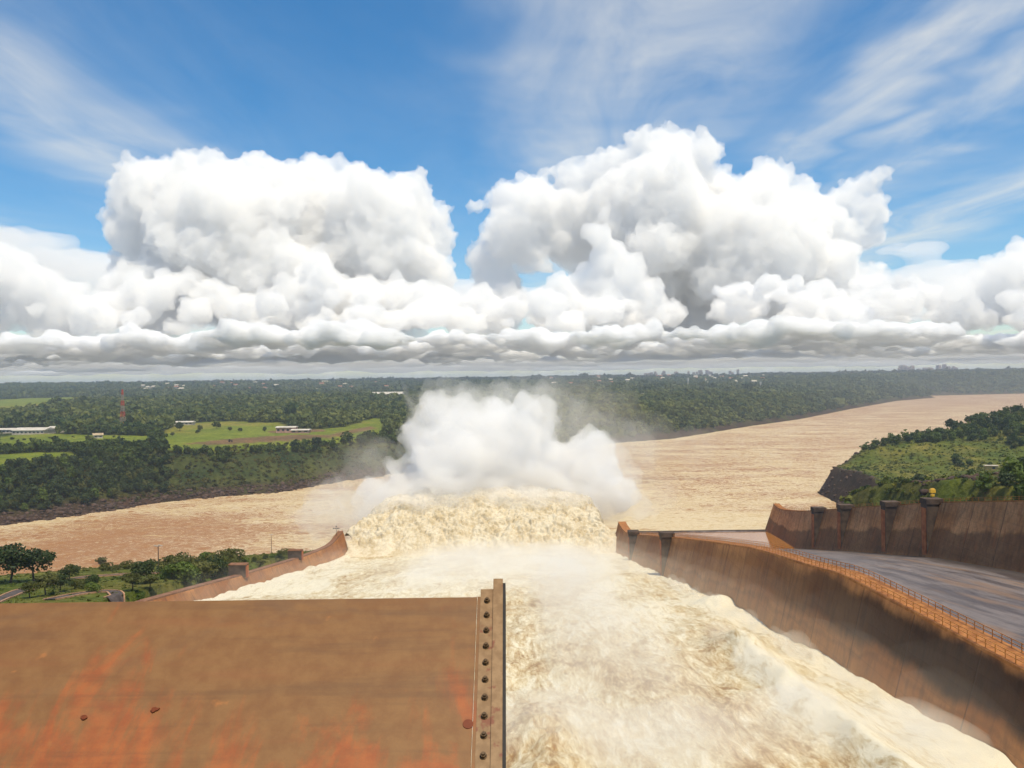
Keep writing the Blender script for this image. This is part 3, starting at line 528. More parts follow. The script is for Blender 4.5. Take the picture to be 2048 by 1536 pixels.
# ------------------------------------------------------------------ haze
hz = MB(); hz.hexa([(-16000,-300,-12),(16000,-300,-12),(16000,15500,-12),(-16000,15500,-12),(-16000,-300,215),(16000,-300,215),(16000,15500,215),(-16000,15500,215)])
o = hz.build('haze', None); m = bpy.data.materials.new('haze'); m.use_nodes = True; n = m.node_tree.nodes; n.clear(); oo = n.new('ShaderNodeOutputMaterial'); p = n.new('ShaderNodeVolumePrincipled')
p.inputs['Color'].default_value = (.72, .84, 1, 1); p.inputs['Density'].default_value = 8e-5; p.inputs['Anisotropy'].default_value = .2; m.node_tree.links.new(p.outputs[0], oo.inputs['Volume']); o.data.materials.append(m)
tag(o, kind='stuff')
# ------------------------------------------------------------------ trees
def crown_arrays(seed, n, lobes=7, flat=.75, leaf=.16, spread=.62):
    """leaf clumps scattered through a lumpy crown of unit radius; centre at z = 0"""
    g = np.random.default_rng(seed)
    lc = g.normal(size=(lobes, 3)); lc /= np.linalg.norm(lc, axis=1)[:, None]; lc *= spread * g.uniform(.45, 1, (lobes, 1)); lc[:, 2] *= flat; lc[0] = 0
    lr = g.uniform(.34, .56, lobes); lr[0] = .62
    k = g.integers(0, lobes, n); d = g.normal(size=(n, 3)); d[:, 2] += .35; d /= np.linalg.norm(d, axis=1)[:, None]
    c = lc[k] + d * (lr[k] * g.uniform(.72, 1.05, n))[:, None] * np.array([1, 1, flat])
    nrm = d + g.normal(scale=.55, size=(n, 3)); nrm /= np.linalg.norm(nrm, axis=1)[:, None]
    t1 = np.cross(nrm, g.normal(size=(n, 3))); t1 /= np.linalg.norm(t1, axis=1)[:, None]; t2 = np.cross(nrm, t1)
    s = (leaf * g.uniform(.6, 1.35, n))[:, None]
    V = np.stack([c + t1 * s, c - t1 * s * .5 + t2 * s * .9, c - t1 * s * .5 - t2 * s * .9], 1).reshape(-1, 3)
    return V, np.arange(3 * n).reshape(-1, 3)
def leafmat(name, a, b):
    t = NT(name); r = t.n.new('ShaderNodeObjectInfo').outputs['Random']; nz = t.noise(t.coord(), .35, 3)
    c = t.mix(t.math('ADD', t.math('MULTIPLY', r, .6), t.math('MULTIPLY', nz, .5)), a, b)
    tr = t.n.new('ShaderNodeBsdfTranslucent'); t.l.new(c, tr.inputs[0]); ms = t.n.new('ShaderNodeMixShader'); ms.inputs[0].default_value = .3
    m = t.fin(c, .6, spec=.25); t.l.new(t.b.outputs[0], ms.inputs[1]); t.l.new(tr.outputs[0], ms.inputs[2]); t.l.new(ms.outputs[0], t.out.inputs[0]); return m
leaf_d = leafmat('dark leaves', (.022, .042, .012), (.065, .090, .022)); leaf_o = leafmat('olive leaves', (.065, .08, .016), (.13, .13, .03)); leaf_g = leafmat('fresh leaves', (.06, .105, .014), (.125, .17, .026))
bark = simple('bark', (.06, .042, .03), (.11, .08, .055), 3, .9)
def trunk_mesh(seed, h, r):
    g = random.Random(seed); m = MB(); p = Vector((0, 0, -.3)); top = Vector((g.uniform(-.1, .1) * h, g.uniform(-.1, .1) * h, h * .62))
    m.tube(p, top, r, r * .6, 7)
    for k in range(4):
        a = 2 * math.pi * (k + g.random()) / 4; e = top + Vector((math.cos(a) * h * .34, math.sin(a) * h * .34, h * g.uniform(.15, .33))); m.tube(top - Vector((0, 0, h * .08)), e, r * .5, r * .15, 5)
    return m.mesh('trunk')
def cmesh(seed, n, R_, zc, mat, flat=.75, leaf=.16, lobes=7, spread=.62):
    V, Fc = crown_arrays(seed, n, lobes, flat, leaf, spread); V = V * R_; V[:, 2] += zc
    me = mesh('crown', V, Fc); me.materials.append(mat); return me
def protos(k0, n, mats, flat, leaf, zc=.95, R_=5.0, h=5.6, lobes=7, spread=.62):
    return [(trunk_mesh(k0 + i, h, .22 + .02 * i), cmesh(k0 + i, n, R_, zc * R_, m, flat, leaf, lobes, spread)) for i, m in enumerate(mats)]
for_p = protos(100, 420, [leaf_d, leaf_d, leaf_d, leaf_o, leaf_d, leaf_g], .85, .13)
near_p = protos(200, 1500, [leaf_d, leaf_g, leaf_o, leaf_d], .6, .075, zc=1.15, R_=4.0, h=5.4, lobes=10, spread=.72)
shrub_p = protos(300, 1000, [leaf_g, leaf_o, leaf_d, leaf_o], .62, .085, zc=.55, R_=3.0, h=2.0, lobes=10, spread=.75)
def tree(name, pr, loc, s, rz, label, cat, group=None, sz=1.0):
    e = empty(name, loc, rz); e.scale = (s, s, s * sz); tag(e, label, cat, group)
    for nm, me in (('trunk', pr[0]), ('crown', pr[1])):
        if nm == 'trunk' and len(me.materials) == 0: me.materials.append(bark)
        obj(nm, me, None, e)
rnd = random.Random(5)
# candidate spots for woodland on both banks, denser and smaller near the camera
def jitter(d0, d1, sp, a0=-.68, a1=.68):
    ys = np.arange(d0, d1, sp); P = []
    for y in ys:
        xs = np.arange(a0 * y - 60, a1 * y + 60, sp); P.append(np.stack([xs + rng.uniform(-.48, .48, len(xs)) * sp, np.full(len(xs), y) + rng.uniform(-.48, .48, len(xs)) * sp], 1))
    return np.concatenate(P)
BLD = []                                       # clearings round buildings: x, y, radius
for px, py, rad in ((20,862,38),(70,866,50),(122,862,36),(195,874,18),(232,858,22),(365,848,22),(575,864,34),(600,866,30),(776,797,60),(450,832,14),(505,835,12)):
    q = hit(px, py); BLD.append((q[0], q[1], rad))
def cand(d0, d1, sp):
    P = jitter(d0, d1, sp); x, y = P[:, 0], P[:, 1]; s1 = sdpoly(LEFT, x, y); ok = s1 > 17 + 14 * fbm(x / 30, y / 30, 3.7, 2)
    for q in GRASS + DIRT: ok &= sdpoly(q, x, y) < 2
    for bx, by, br in BLD: ok &= ((x - bx)**2 + (y - by)**2 * .25 > br * br)
    n = fbm(x / 120, y / 120, 8.8, 3)
    ok &= ~((n > .32) & (np.hypot(x, y) > 1300) & (np.hypot(x, y) < 5000))
    slope_open = (s1 < 125) & (x / y > -.42) & (x / y < -.06) & (s1 < 70 + 40 * fbm(x / 40, y / 40, 2.9, 2))     # scrubby part of the slope
    P, s1 = P[ok & ~slope_open], s1[ok & ~slope_open]; return P, s1
near, s1 = cand(640, 1150, 8.2); o_ = np.argsort(near[:, 1]); near = near[o_]; zt_ = T(near[:, 0], near[:, 1])
inview = np.abs(near[:, 0] / near[:, 1]) < .66; idx = np.where(inview)[0]; pick = set(idx[:190].tolist())
for i in sorted(pick):
    x, y = near[i]; k = rnd.choice([0, 0, 1, 1, 2, 2, 3, 4, 4, 5]); lab = 'tree in the dense wood on the steep bank across the river on the left'
    tree('forest_tree', for_p[k], (x, y, zt_[i] - .6), rnd.uniform(.85, 1.45), rnd.uniform(0, 6.28), lab, 'tree', 'wood on the steep left bank', rnd.uniform(.9, 1.25))
def treemass(name, label, P, nleaf, r0, r1, leaf, cols, flat=.85, zc=.85, sink=.5, nproto=6, pat=70):
    pr = [crown_arrays(900 + k, nleaf, 6, flat, leaf) for k in range(nproto)]; n = len(P); z = T(P[:, 0], P[:, 1])
    s = rng.uniform(r0, r1, n) * np.exp(rng.normal(scale=.22, size=n)); a = rng.uniform(0, 6.28, n); ca, sa = np.cos(a), np.sin(a); kk = rng.integers(0, nproto, n)
    VV = np.zeros((n, nleaf * 3, 3), np.float32)
    for k in range(nproto):
        j = np.where(kk == k)[0]; V = pr[k][0]
        VV[j, :, 0] = (V[None, :, 0] * ca[j, None] - V[None, :, 1] * sa[j, None]) * s[j, None] + P[j, 0, None]
        VV[j, :, 1] = (V[None, :, 0] * sa[j, None] + V[None, :, 1] * ca[j, None]) * s[j, None] + P[j, 1, None]
        VV[j, :, 2] = V[None, :, 2] * s[j, None] + (z[j] - sink + zc * s[j])[:, None]
    me = mesh(name, VV.reshape(-1, 3), np.arange(n * nleaf * 3).reshape(-1, 3))
    t_ = np.clip(.5 + .9 * fbm(P[:, 0] / pat, P[:, 1] / pat, 3.0, 4) + rng.normal(scale=.32, size=n), 0, 1)[:, None]
    Cc = lerp(np.array(cols[0]), np.array(cols[1]), t_); vcol(me, 'leafcol', np.repeat(Cc, nleaf * 3, 0)); me.materials.append(massmat)
    return tag(obj(name, me), label, kind='stuff')
t = NT('woodland leaves'); c = t.attr('leafcol').outputs['Color']; tr = t.n.new('ShaderNodeBsdfTranslucent'); t.l.new(c, tr.inputs[0]); ms = t.n.new('ShaderNodeMixShader'); ms.inputs[0].default_value = .3
massmat = t.fin(c, .65, spec=.2); t.l.new(t.b.outputs[0], ms.inputs[1]); t.l.new(tr.outputs[0], ms.inputs[2]); t.l.new(ms.outputs[0], t.out.inputs[0])
DK, OL, GR = (.024, .046, .012), (.12, .125, .028), (.095, .13, .024)
rest = np.array([near[i] for i in range(len(near)) if i not in pick])
treemass('woodland', 'dense green woodland covering the left bank behind the nearest trees', rest, 130, 4.2, 6.6, .21, (DK, GR))
Pm, _ = cand(1150, 2600, 11.5); treemass('woodland', 'rolling green woodland on the plain across the river', Pm, 60, 6.0, 9.5, .30, ((.045, .078, .022), (.17, .185, .045)), pat=220)
Pf, _ = cand(2600, 5200, 26); treemass('woodland', 'distant dark green woodland below the skyline', Pf, 40, 11, 18, .34, ((.052, .08, .028), (.135, .15, .05)), flat=.6, zc=.5, pat=420)
Pf, _ = cand(5200, 9000, 52); a_ = Pf[:, 0] / Pf[:, 1]; Pf = Pf[~((Pf[:, 1] > 6350) & (((a_ > .455) & (a_ < .555)) | ((a_ > .145) & (a_ < .285))))]; treemass('woodland', 'farthest strip of wooded hills on the skyline', Pf, 44, 20, 30, .26, ((.04, .056, .03), (.09, .09, .05)), flat=.4, zc=.2, pat=700)
# scrub on the open part of the left slope and along its foot
P = jitter(780, 1250, 5.0, -.52, .0); s1 = sdpoly(LEFT, P[:, 0], P[:, 1]); keep = (s1 > 10) & (s1 < 100) & (rng.random(len(P)) < .6); treemass('bank_scrub', 'olive scrub on the open slope of the left bank', P[keep], 46, 1.6, 3.4, .30, ((.040, .048, .014), (.13, .12, .03)), flat=.7, zc=.4)
P = jitter(860, 1140, 9.0, -.66, -.1); keep = np.zeros(len(P), bool)
for q in GRASS[:3]: keep |= (sdpoly(q, P[:, 0], P[:, 1]) > 3) & (rng.random(len(P)) < .10) & (P[:, 0] < -.47 * P[:, 1])
treemass('field_shrubs', 'scattered shrubs on the bright grass at the far left', P[keep], 60, 2.0, 3.6, .26, (DK, OL), flat=.7, zc=.5)
FT = ['biggest round tree on the grass field nearest the dark wood','second round tree on the grass field, right of the biggest','third round tree on the grass field, in a row with two others','low bush at the left foot of the round field trees','low bush below the second round field tree','small bush right of the row of round field trees','small bush farthest right of the row beside the dark wood','dark tree at the left corner of the grass field','dark tree just left of the field corner tree','dark tree at the top left edge of the grass field','lone small bush left of the pink house']
for n_, (px, py, s) in enumerate(((360,862,1.6),(400,862,1.3),(433,858,1.5),(345,872,.8),(395,868,.8),(460,862,.9),(480,864,.8),(300,870,1.5),(285,872,1.3),(318,866,1.2),(530,864,.9))):
    q = hit(px, py); tree('field_tree', for_p[rnd.choice([0, 1, 3, 4])], (q[0], q[1], q[2] - .3), s, rnd.uniform(0, 6), FT[n_], 'tree', 'trees on the grass field', 1.0)
# right hill
P = jitter(250, 1120, 8.5, .30, .80); x, y = P[:, 0], P[:, 1]; s1 = sdpoly(RIGHT, x, y); nz = fbm(x / 70, y / 70, 6.2, 3)
ridge = (s1 < 75) & (y > 845); wood = ridge | (nz + .35 * sm(.5, .64, x / y) + .35 * sm(820, 950, y) > .36)
clear = ((x - 216)**2 + (y - 345)**2 > 34**2) & (x > 140)
wood |= (y < 620) & (y > 380) & (s1 < 45) & (rng.random(len(y)) < .6)
P = P[(s1 > np.where(y < 640, 6, 16)) & wood & (rng.random(len(P)) < .8) & clear]; P = P[np.argsort(P[:, 1])]; zt_ = T(P[:, 0], P[:, 1])
cnt = 0
for (x, y), z in zip(P, zt_):
    if cnt < 190 and x / y < .66:
        cnt += 1; tree('hill_tree', for_p[rnd.choice([0, 1, 3, 3, 5, 5, 5])], (x, y, z - .5), rnd.uniform(.55, 1.25), rnd.uniform(0, 6.28), 'tree or bush on the green hill beyond the outer wall on the right', 'tree', 'trees on the right hill', rnd.uniform(.8, 1.1))
Pb = jitter(330, 640, 4.6, .30, .62); sb = sdpoly(RIGHT, Pb[:, 0], Pb[:, 1]); treemass('hill_scrub', 'taller dark green scrub on the slope just behind the outer wall', Pb[(sb > 3) & (sb < 60) & (Pb[:, 0] > 134) & (rng.random(len(Pb)) < .6)], 60, 1.6, 3.4, .26, ((.03, .055, .012), (.13, .15, .026)), flat=.75, zc=.4)
treemass('hill_wood', 'wood on the back of the right hill', P[cnt:], 110, 3.2, 5.6, .22, (DK, GR))
P = jitter(235, 1000, 4.2, .33, .76); x, y = P[:, 0], P[:, 1]; s1 = sdpoly(RIGHT, x, y)
treemass('hill_scrub', 'low green and yellowish scrub covering the right hill', P[(s1 > np.where(y < 640, 4, 17)) & (x > 134) & (rng.random(len(P)) < .62)], 44, 1.0, 2.4, .30, ((.05, .08, .014), (.21, .20, .036)), flat=.6, zc=.25)
P = jitter(520, 900, 6, .30, .62); x, y = P[:, 0], P[:, 1]; s1 = sdpoly(RIGHT, x, y)
# near left slope
for px, py, s, k, lab in ((20,1166,1.9,0,'large dark spreading tree at the left edge above the river'),(68,1163,1.6,0,'dark flat topped tree second from the left edge above the river'),(140,1162,1.1,0,'small dark tree right of the two spreading trees by the river'),(290,1168,1.5,3,'dark tree with pale stems beside the bend of the upper road'),(265,1182,1.1,2,'greyish bushy tree below the upper road'),(300,1180,.9,2,'small greyish tree above the chute wall'),(92,1192,1.25,2,'big grey green bush beside the lower road'),(120,1184,1.0,0,'dark bush behind the big grey green bush'),(60,1196,.9,2,'bush at the foot of the lower road')):
    q = hit(px, py); tree('spreading_tree', near_p[k], (q[0], q[1], q[2] - .2), s * (.95 if px < 80 and s > 1.5 else .72), rnd.uniform(0, 6), lab, 'tree', None, .9)
sh = [(190,1163),(180,1172),(350,1146),(365,1150),(380,1140),(395,1150),(410,1138),(425,1146),(440,1134),(455,1145),(470,1130),(490,1128),(510,1124),(530,1118),(545,1116),(560,1112),(575,1110),(585,1108),(345,1158),(370,1160),(400,1158),(430,1152),(330,1150),(235,1140),(215,1142),(255,1138),(520,1130),(560,1120),(280,1200),(185,1185),(150,1178),(415,1128),(445,1124),(352,1137)]
for i, (px, py) in enumerate(sh):
    q = hit(px, py); big = 330 < px < 480
    tree('slope_shrub', shrub_p[rnd.choice([0, 1, 2, 3])], (q[0], q[1], q[2] - .2), (rnd.uniform(1.1, 1.8) if big else rnd.uniform(.5, .95)), rnd.uniform(0, 6), 'green shrub on the grass slope left of the running chute', 'shrub', 'shrubs left of the chute', 1.0)
P = np.stack([rng.uniform(-185, -85, 2600), rng.uniform(180, 395, 2600)], 1); s1 = sdpoly(NEAR, P[:, 0], P[:, 1])
treemass('rough_grass', 'tufts of rough grass on the slope left of the chute', P[s1 > 2], 24, .3, .8, .4, ((.07, .10, .015), (.16, .15, .03)), flat=.5, zc=.1, sink=.1)
q = hit(205, 1130, 200) ; r_ = ray(205, 1128); d_ = -H / r_[2]
tree('drifting_tree', (trunk_mesh(77, 5, .3), cmesh(77, 260, 4.2, 2.5, leaf_o, .5, .14)), (r_[0] * d_, d_, -.4), 1.2, .5, 'drowned tree standing out of the brown river on the left', 'tree')

# ------------------------------------------------------------------ roads on the near slope
asph = simple('dusty asphalt', (.060, .047, .043), (.095, .075, .068), .6, .9); kerbm = simple('reddish kerb', (.33, .17, .09), (.46, .27, .16), 1.5, .85)
def road(name, pts, wd):
    Q = np.array([hit(*p)[:2] for p in pts]); tt = np.linspace(0, len(Q) - 1, 70); C_ = np.stack([np.interp(tt, np.arange(len(Q)), Q[:, k]) for k in (0, 1)], 1)
    for _ in range(6): C_[1:-1] = (C_[:-2] + 2 * C_[1:-1] + C_[2:]) / 4
    tg = np.gradient(C_, axis=0); tg /= np.linalg.norm(tg, axis=1)[:, None]; nn = np.stack([-tg[:, 1], tg[:, 0]], 1)
    def strip(o0, o1, up, n=5):
        off = np.linspace(o0, o1, n); P = C_[:, None, :] + nn[:, None, :] * off[None, :, None]; return np.concatenate([P, (T(P[..., 0], P[..., 1]) + up)[..., None]], -1)
    r = obj(name, mesh(name, strip(-wd / 2, wd / 2, .22), gridfaces(70, 5), True), asph); tag(r, kind='structure')
    for s_ in (-1, 1):
        a = strip(s_ * wd / 2, s_ * (wd / 2 + .45), .36, 2); m = MB()
        for k in range(69):
            lo = [a[k, 0], a[k, 1], a[k + 1, 1], a[k + 1, 0]]; m.hexa([(*p[:2], p[2] - .5) for p in lo] + [tuple(p) for p in lo])
        m.build('kerb', kerbm, r)
road('upper_road', [(95,1170),(130,1161),(180,1154),(240,1150),(300,1148),(345,1144)], 3.6)
road('lower_road', [(-30,1212),(10,1196),(40,1183),(60,1178)], 3.4)
road('access_road', [(100,1200),(150,1190),(200,1183),(228,1184),(236,1192),(222,1206)], 2.8)

# rocks along the water's edge
rockm = simple('dark basalt', (.045, .027, .02), (.10, .062, .045), .35, .9)
def rocks(name, label, P, r0, r1, zoff=0.0):
    V, Fc = ICO[1]; VV, FF = [], []
    for k, (x, y) in enumerate(P):
        s = rng.uniform(r0, r1); W_ = V * (s * rng.uniform(.6, 1.25, (len(V), 1))) * np.array([rng.uniform(.8, 1.5), rng.uniform(.8, 1.4), rng.uniform(.5, .9)]); VV.append(W_); FF.append(Fc + k * len(V))
    Z_ = np.maximum(T(P[:, 0], P[:, 1]), 0) + zoff; VV = np.concatenate([v + np.array([x, y, z]) for v, (x, y), z in zip(VV, P, Z_)])
    tag(obj(name, mesh(name, VV, np.concatenate(FF)), rockm), label, kind='stuff')
P = jitter(650, 1250, 4.0, -.68, .05); s1 = sdpoly(LEFT, P[:, 0], P[:, 1]); rocks('bank_rocks', 'dark boulders along the foot of the left river bank', P[(s1 > -3) & (s1 < 20) & (rng.random(len(P)) < .7)], 1.0, 3.2)
P = jitter(560, 900, 4.0, .28, .56); s1 = sdpoly(RIGHT, P[:, 0], P[:, 1]); rocks('cliff_rocks', 'dark broken rock on the cliff of the right hill', P[(s1 > -2) & (s1 < 19) & (rng.random(len(P)) < .35)], 1.0, 2.6, -.8)
P = jitter(250, 400, 3.5, .45, .75); k_ = np.exp(-(((P[:, 0] - 205) / 40)**2 + ((P[:, 1] - 330) / 50)**2)); rocks('outcrop_rocks', 'brown rocky outcrop above the outer wall at the right edge', P[(k_ > .35) & (P[:, 0] > 134) & (rng.random(len(P)) < .55)], .8, 2.4)
# ------------------------------------------------------------------ things across the river
white = simple('pale roof sheet', (.46, .42, .35), (.60, .55, .47), .15, .7); pink = simple('pink plaster', (.42, .22, .17), (.55, .32, .25), .3, .9); wallw = simple('cream plaster', (.45, .38, .30), (.6, .53, .43), .3, .9); red = simple('red paint', (.42, .055, .03), (.5, .09, .05), 1, .6); dark = simple('dark window', (.02, .02, .022), (.04, .04, .045), 1, .4); grey = simple('rusty steel', (.07, .05, .04), (.12, .085, .065), 2, .6)
def building(name, label, px, py, wdt, dep, hgt, roofh=1.6, wm_=None, rz=0.0, group=None, cat='building', wins=0, d=None, over=1.0, roofm=None):
    q = hit(px, py) if d is None else np.array([*atd(px, py, d)[:2], 0]); z = float(T(q[0], np.array(q[1]))) if d is not None else q[2]
    e = empty(name, (q[0], q[1], z), rz); tag(e, label, cat, group)
    MB().box((0, 0, hgt / 2 - 1), (wdt, dep, hgt + 2)).build('wall', wm_ or wallw, e)
    a, b = wdt / 2 + over, dep / 2 + over; m = MB()
    m.add([(-a,-b,hgt),(a,-b,hgt),(a,b,hgt),(-a,b,hgt),(-a,0,hgt+roofh),(a,0,hgt+roofh),(-a,-b,hgt+.3),(a,-b,hgt+.3),(a,b,hgt+.3),(-a,b,hgt+.3)], [(0,3,2,1),(6,7,5,4),(9,4,5,8),(0,1,7,6),(2,3,9,8),(0,6,4,9,3),(1,2,8,5,7)])
    m.build('roof', roofm or white, e)
    for k in range(wins): MB().box((-wdt / 2 + wdt * (k + .5) / wins, -dep / 2 - .03, hgt * .55), (wdt / wins * .5, .1, hgt * .35)).build('window', dark, e)
    return e
building('long_shed', 'white roofed shed half hidden at the left edge beyond the river', 18, 866, 34, 16, 5, 2.4, wins=6)
building('long_shed', 'largest white roofed building left of the red and white mast', 68, 868, 46, 30, 6, 3.6, wins=8)
building('long_shed', 'white roofed hall between the largest white building and the mast', 122, 864, 30, 24, 5.5, 3.2, wins=5)
building('shed', 'small tan roofed hut among trees below the mast', 196, 876, 11, 14, 4, 2.6, rz=.5, wins=2, roofm=simple('tan roof', (.35, .26, .16), (.45, .35, .22), .3))
building('shed', 'white building at the foot of the red and white mast', 236, 856, 20, 12, 4, 2.2, wins=3)
building('long_shed', 'long white roof behind the round field trees', 368, 850, 32, 12, 4.5, 2, wins=5)
building('pink_house', 'pink walled house with cream roof beside the dirt strip', 574, 865, 26, 15, 7, 1.8, pink, wins=4)
building('pink_house', 'low cream roofed annexe right of the pink house', 602, 866, 24, 13, 4, 1.6, pink, wins=3)
building('warehouse', 'long pale warehouse on the plain left of the spray', 776, 796, 92, 50, 12, 7, wins=8)
building('shed', 'tiny white roof among trees right of the field', 505, 838, 16, 10, 5, 2)
building('shed', 'white roofed shed in the woods right of the spray', 1244, 797, 26, 16, 8, 3)
building('shed', 'smaller white roof in the woods right of the spray', 1288, 793, 14, 12, 8, 3)
# lattice mast
q = hit(246, 856); e = empty('lattice_mast', q); tag(e, 'tall red and white lattice mast rising above the trees on the left', 'mast'); hm = float(q[1]) * (856 - 779) / F; ns = 7; mastw = simple('dirty white paint', (.26, .21, .16), (.34, .28, .22), 1, .7)
for k in range(ns):
    m = MB(); z0, z1 = hm * k / ns, hm * (k + 1) / ns; r0, r1 = 3.4 * (1 - .8 * k / ns), 3.4 * (1 - .82 * (k + 1) / ns)
    c0 = [(sx_ * r0, sy_ * r0, z0) for sx_, sy_ in ((-1,-1),(1,-1),(1,1),(-1,1))]; c1 = [(sx_ * r1, sy_ * r1, z1) for sx_, sy_ in ((-1,-1),(1,-1),(1,1),(-1,1))]
    for i in range(4):
        j = (i + 1) % 4; m.tube(c0[i], c1[i], .36, n=4); m.tube(c0[i], c1[j], .18, n=4); m.tube(c0[j], c1[i], .18, n=4); m.tube(c1[i], c1[j], .2, n=4)
    m.build('mast_section', red if k % 2 == 0 else mastw, e)
# tractor on the dirt strip
q = hit(461, 884); e = empty('tractor', q, .3); tag(e, 'small dark vehicle parked on the dirt strip of the field', 'vehicle')
blk = simple('dark rubber', (.02, .02, .02), (.035, .033, .03), 3, .9); rd = simple('dull dark paint', (.05, .03, .03), (.08, .05, .045), 2, .6)
MB().box((0, 0, 1.7), (4.6, 1.8, 1.2)).box((-1.1, 0, 2.9), (1.9, 1.7, 1.6)).build('body', rd, e, bevel=.1)
for x_, r_ in ((-1.3, 1.1), (1.6, .75)):
    for y_ in (-1.1, 1.1): MB().tube((x_, y_ - .25, r_), (x_, y_ + .25, r_), r_, n=14).build('wheel', blk, e)
# white water towers
for px, py, hh, lab in ((1376, 781, 44, 'slim white water tower right of the spray'), (1521, 775, 30, 'shorter pale water tower right of the slim one')):
    q = atd(px, py, 3300); z = float(T(q[0], np.array(q[1]))); e = empty('water_tower', (q[0], q[1], z)); tag(e, lab, 'water tower')
    MB().tube((0, 0, 0), (0, 0, hh * .7), 2.6, 2.2, 10).build('shaft', wallw, e); MB().tube((0, 0, hh * .68), (0, 0, hh), 3.4, 4.2, 12).build('tank', white, e)
# towns: small houses and far towers
hs = [MB().box((0, 0, 2.5), (13, 9, 7)).mesh('house_wall')]; rf_ = MB().add([(-7,-5.5,6),(7,-5.5,6),(7,5.5,6),(-7,5.5,6),(-7,0,9),(7,0,9)], [(0,1,5,4),(2,3,4,5),(0,4,3),(1,2,5),(0,3,2,1)]).mesh('roof')
rooft = simple('terracotta roof', (.30, .12, .07), (.42, .2, .12), .5)
hs[0].materials.append(wallw); rf_.materials.append(wallw); rf2 = rf_.copy(); rf2.materials.clear(); rf2.materials.append(rooft)
def house(x, y, s, label, group):
    e = empty('house', (x, y, float(T(np.array(x), np.array(y))) + 8), rnd.uniform(-.5, .5)); e.scale = (s, s, s); tag(e, label, 'house', group); obj('wall', hs[0], None, e); obj('roof', rf_ if rnd.random() < .55 else rf2, None, e)
for k in range(46):
    d_ = rnd.uniform(3700, 5000); x_ = d_ * ((rnd.uniform(280, 800) if k % 3 else rnd.uniform(280, 420)) - 1024) / F; house(x_, d_, rnd.uniform(1.0, 1.9), 'small house of the far town on the rise left of the spray', 'far town left')
for k in range(44):
    d_ = rnd.uniform(3900, 5600); x_ = d_ * (rnd.uniform(1090, 1560) - 1024) / F; house(x_, d_, rnd.uniform(1.0, 1.9), 'small house of the far town right of the spray', 'far town right')
tw = simple('hazy tower plaster', (.40, .30, .28), (.52, .42, .39), .05, .9); tme = []
for k in range(4):
    m = MB().box((0, 0, .45), (1, .7, 1.1)).box((.1, 0, 1.03), (.5, .4, .1)); tme.append(m.mesh('tower_body')); tme[-1].materials.append(tw)
wmesh = MB(); [wmesh.box((-.36 + .24 * i, -.37, .12 + .16 * j), (.12, .04, .08)) for i in range(4) for j in range(5)]; wme = wmesh.mesh('windows'); wme.materials.append(dark)
def citytower(px, wd, hgt, d_, label, group):
    x_ = d_ * (px - 1024) / F; z = float(T(np.array(x_), np.array(d_))) + 12; e = empty('apartment_tower', (x_, d_, z), rnd.uniform(-.4, .4)); e.scale = (wd, wd, hgt); tag(e, label, 'building', group)
    obj('tower_body', tme[rnd.randrange(4)], None, e); obj('windows', wme, None, e)
for k in range(26): citytower(rnd.uniform(1792, 1915), rnd.uniform(18, 34), rnd.choice([26, 30, 34, 40, 48, 54]), rnd.uniform(6550, 6950), 'hazy tower block of the distant city on the right skyline', 'right city')
for k in range(20): citytower(rnd.uniform(1270, 1480), rnd.uniform(16, 28), rnd.choice([14, 17, 20, 25, 34]), rnd.uniform(6550, 6950), 'faint tower block on the skyline just right of the spray', 'middle city')
# brick coloured terraces
for px, py, wd in ((1310, 766, 90), (1325, 768, 60), (1232, 764, 30)):
    q = atd(px, py, 4300); building('terrace', f'long reddish roofed terrace {"nearest the skyline" if px == 1310 else "below the longest red terrace" if px == 1325 else "left of the other red terraces"} right of the spray', px, py, wd, 16, 8, 5, pink, d=4300, roofm=rooft)
# ------------------------------------------------------------------ lamps
def lamp(px, py, pt, lab):
    q = hit(px, py); hh = q[1] * (py - pt) / F; e = empty('street_lamp', q); tag(e, lab, 'lamp')
    MB().tube((0, 0, -.3), (0, 0, hh), .2, .13, 8).build('pole', grey, e); a = MB(); a.tube((-1.1, 0, hh), (1.1, 0, hh), .06, n=6); a.tube((0, -.9, hh), (0, .9, hh), .06, n=6); a.build('arm', grey, e)
    for x_, y_ in ((-1.1, 0), (1.1, 0), (0, -.9), (0, .9)): MB().box((x_, y_, hh + .12), (.62, .5, .26)).build('lamp_head', white, e, bevel=.04)
lamp(317, 1139, 1092, 'tall lamp mast by the upper road on the left slope'); lamp(543, 1106, 1070, 'shorter lamp mast near the far end of the left slope')
e = empty('floodlight_mast', (-84.6, 393, 42)); tag(e, 'floodlight cluster on the far end of the left chute wall', 'lamp')
MB().tube((0, 0, 0), (0, 0, 4.2), .11, .08, 8).tube((-1.3, 0, 3.2), (1.3, 0, 3.2), .06, n=6).build('pole', grey, e)
for x_, z_ in ((-1.3, 3.3), (-.5, 3.3), (.6, 3.3), (1.3, 3.3), (0, 4.2)): MB().tube((x_, -.1, z_), (x_, -.5, z_ + .15), .18, .3, 8).build('lamp_head', dark, e)
# hut on the right hill
q = hit(1982, 940, 200); e = empty('hill_hut', q, -.3); tag(e, 'small hut with a yellow wall on the green hill at the right edge', 'hut')
MB().box((0, 0, 1.6), (9, 5, 4)).build('wall', simple('ochre wall', (.42, .27, .08), (.52, .36, .13), .5), e); MB().box((0, 0, 3.8), (10.5, 6.5, .35)).build('roof', wallw, e); MB().box((1.5, -2.55, 1.9), (2.2, .1, 1.6)).build('window', dark, e)

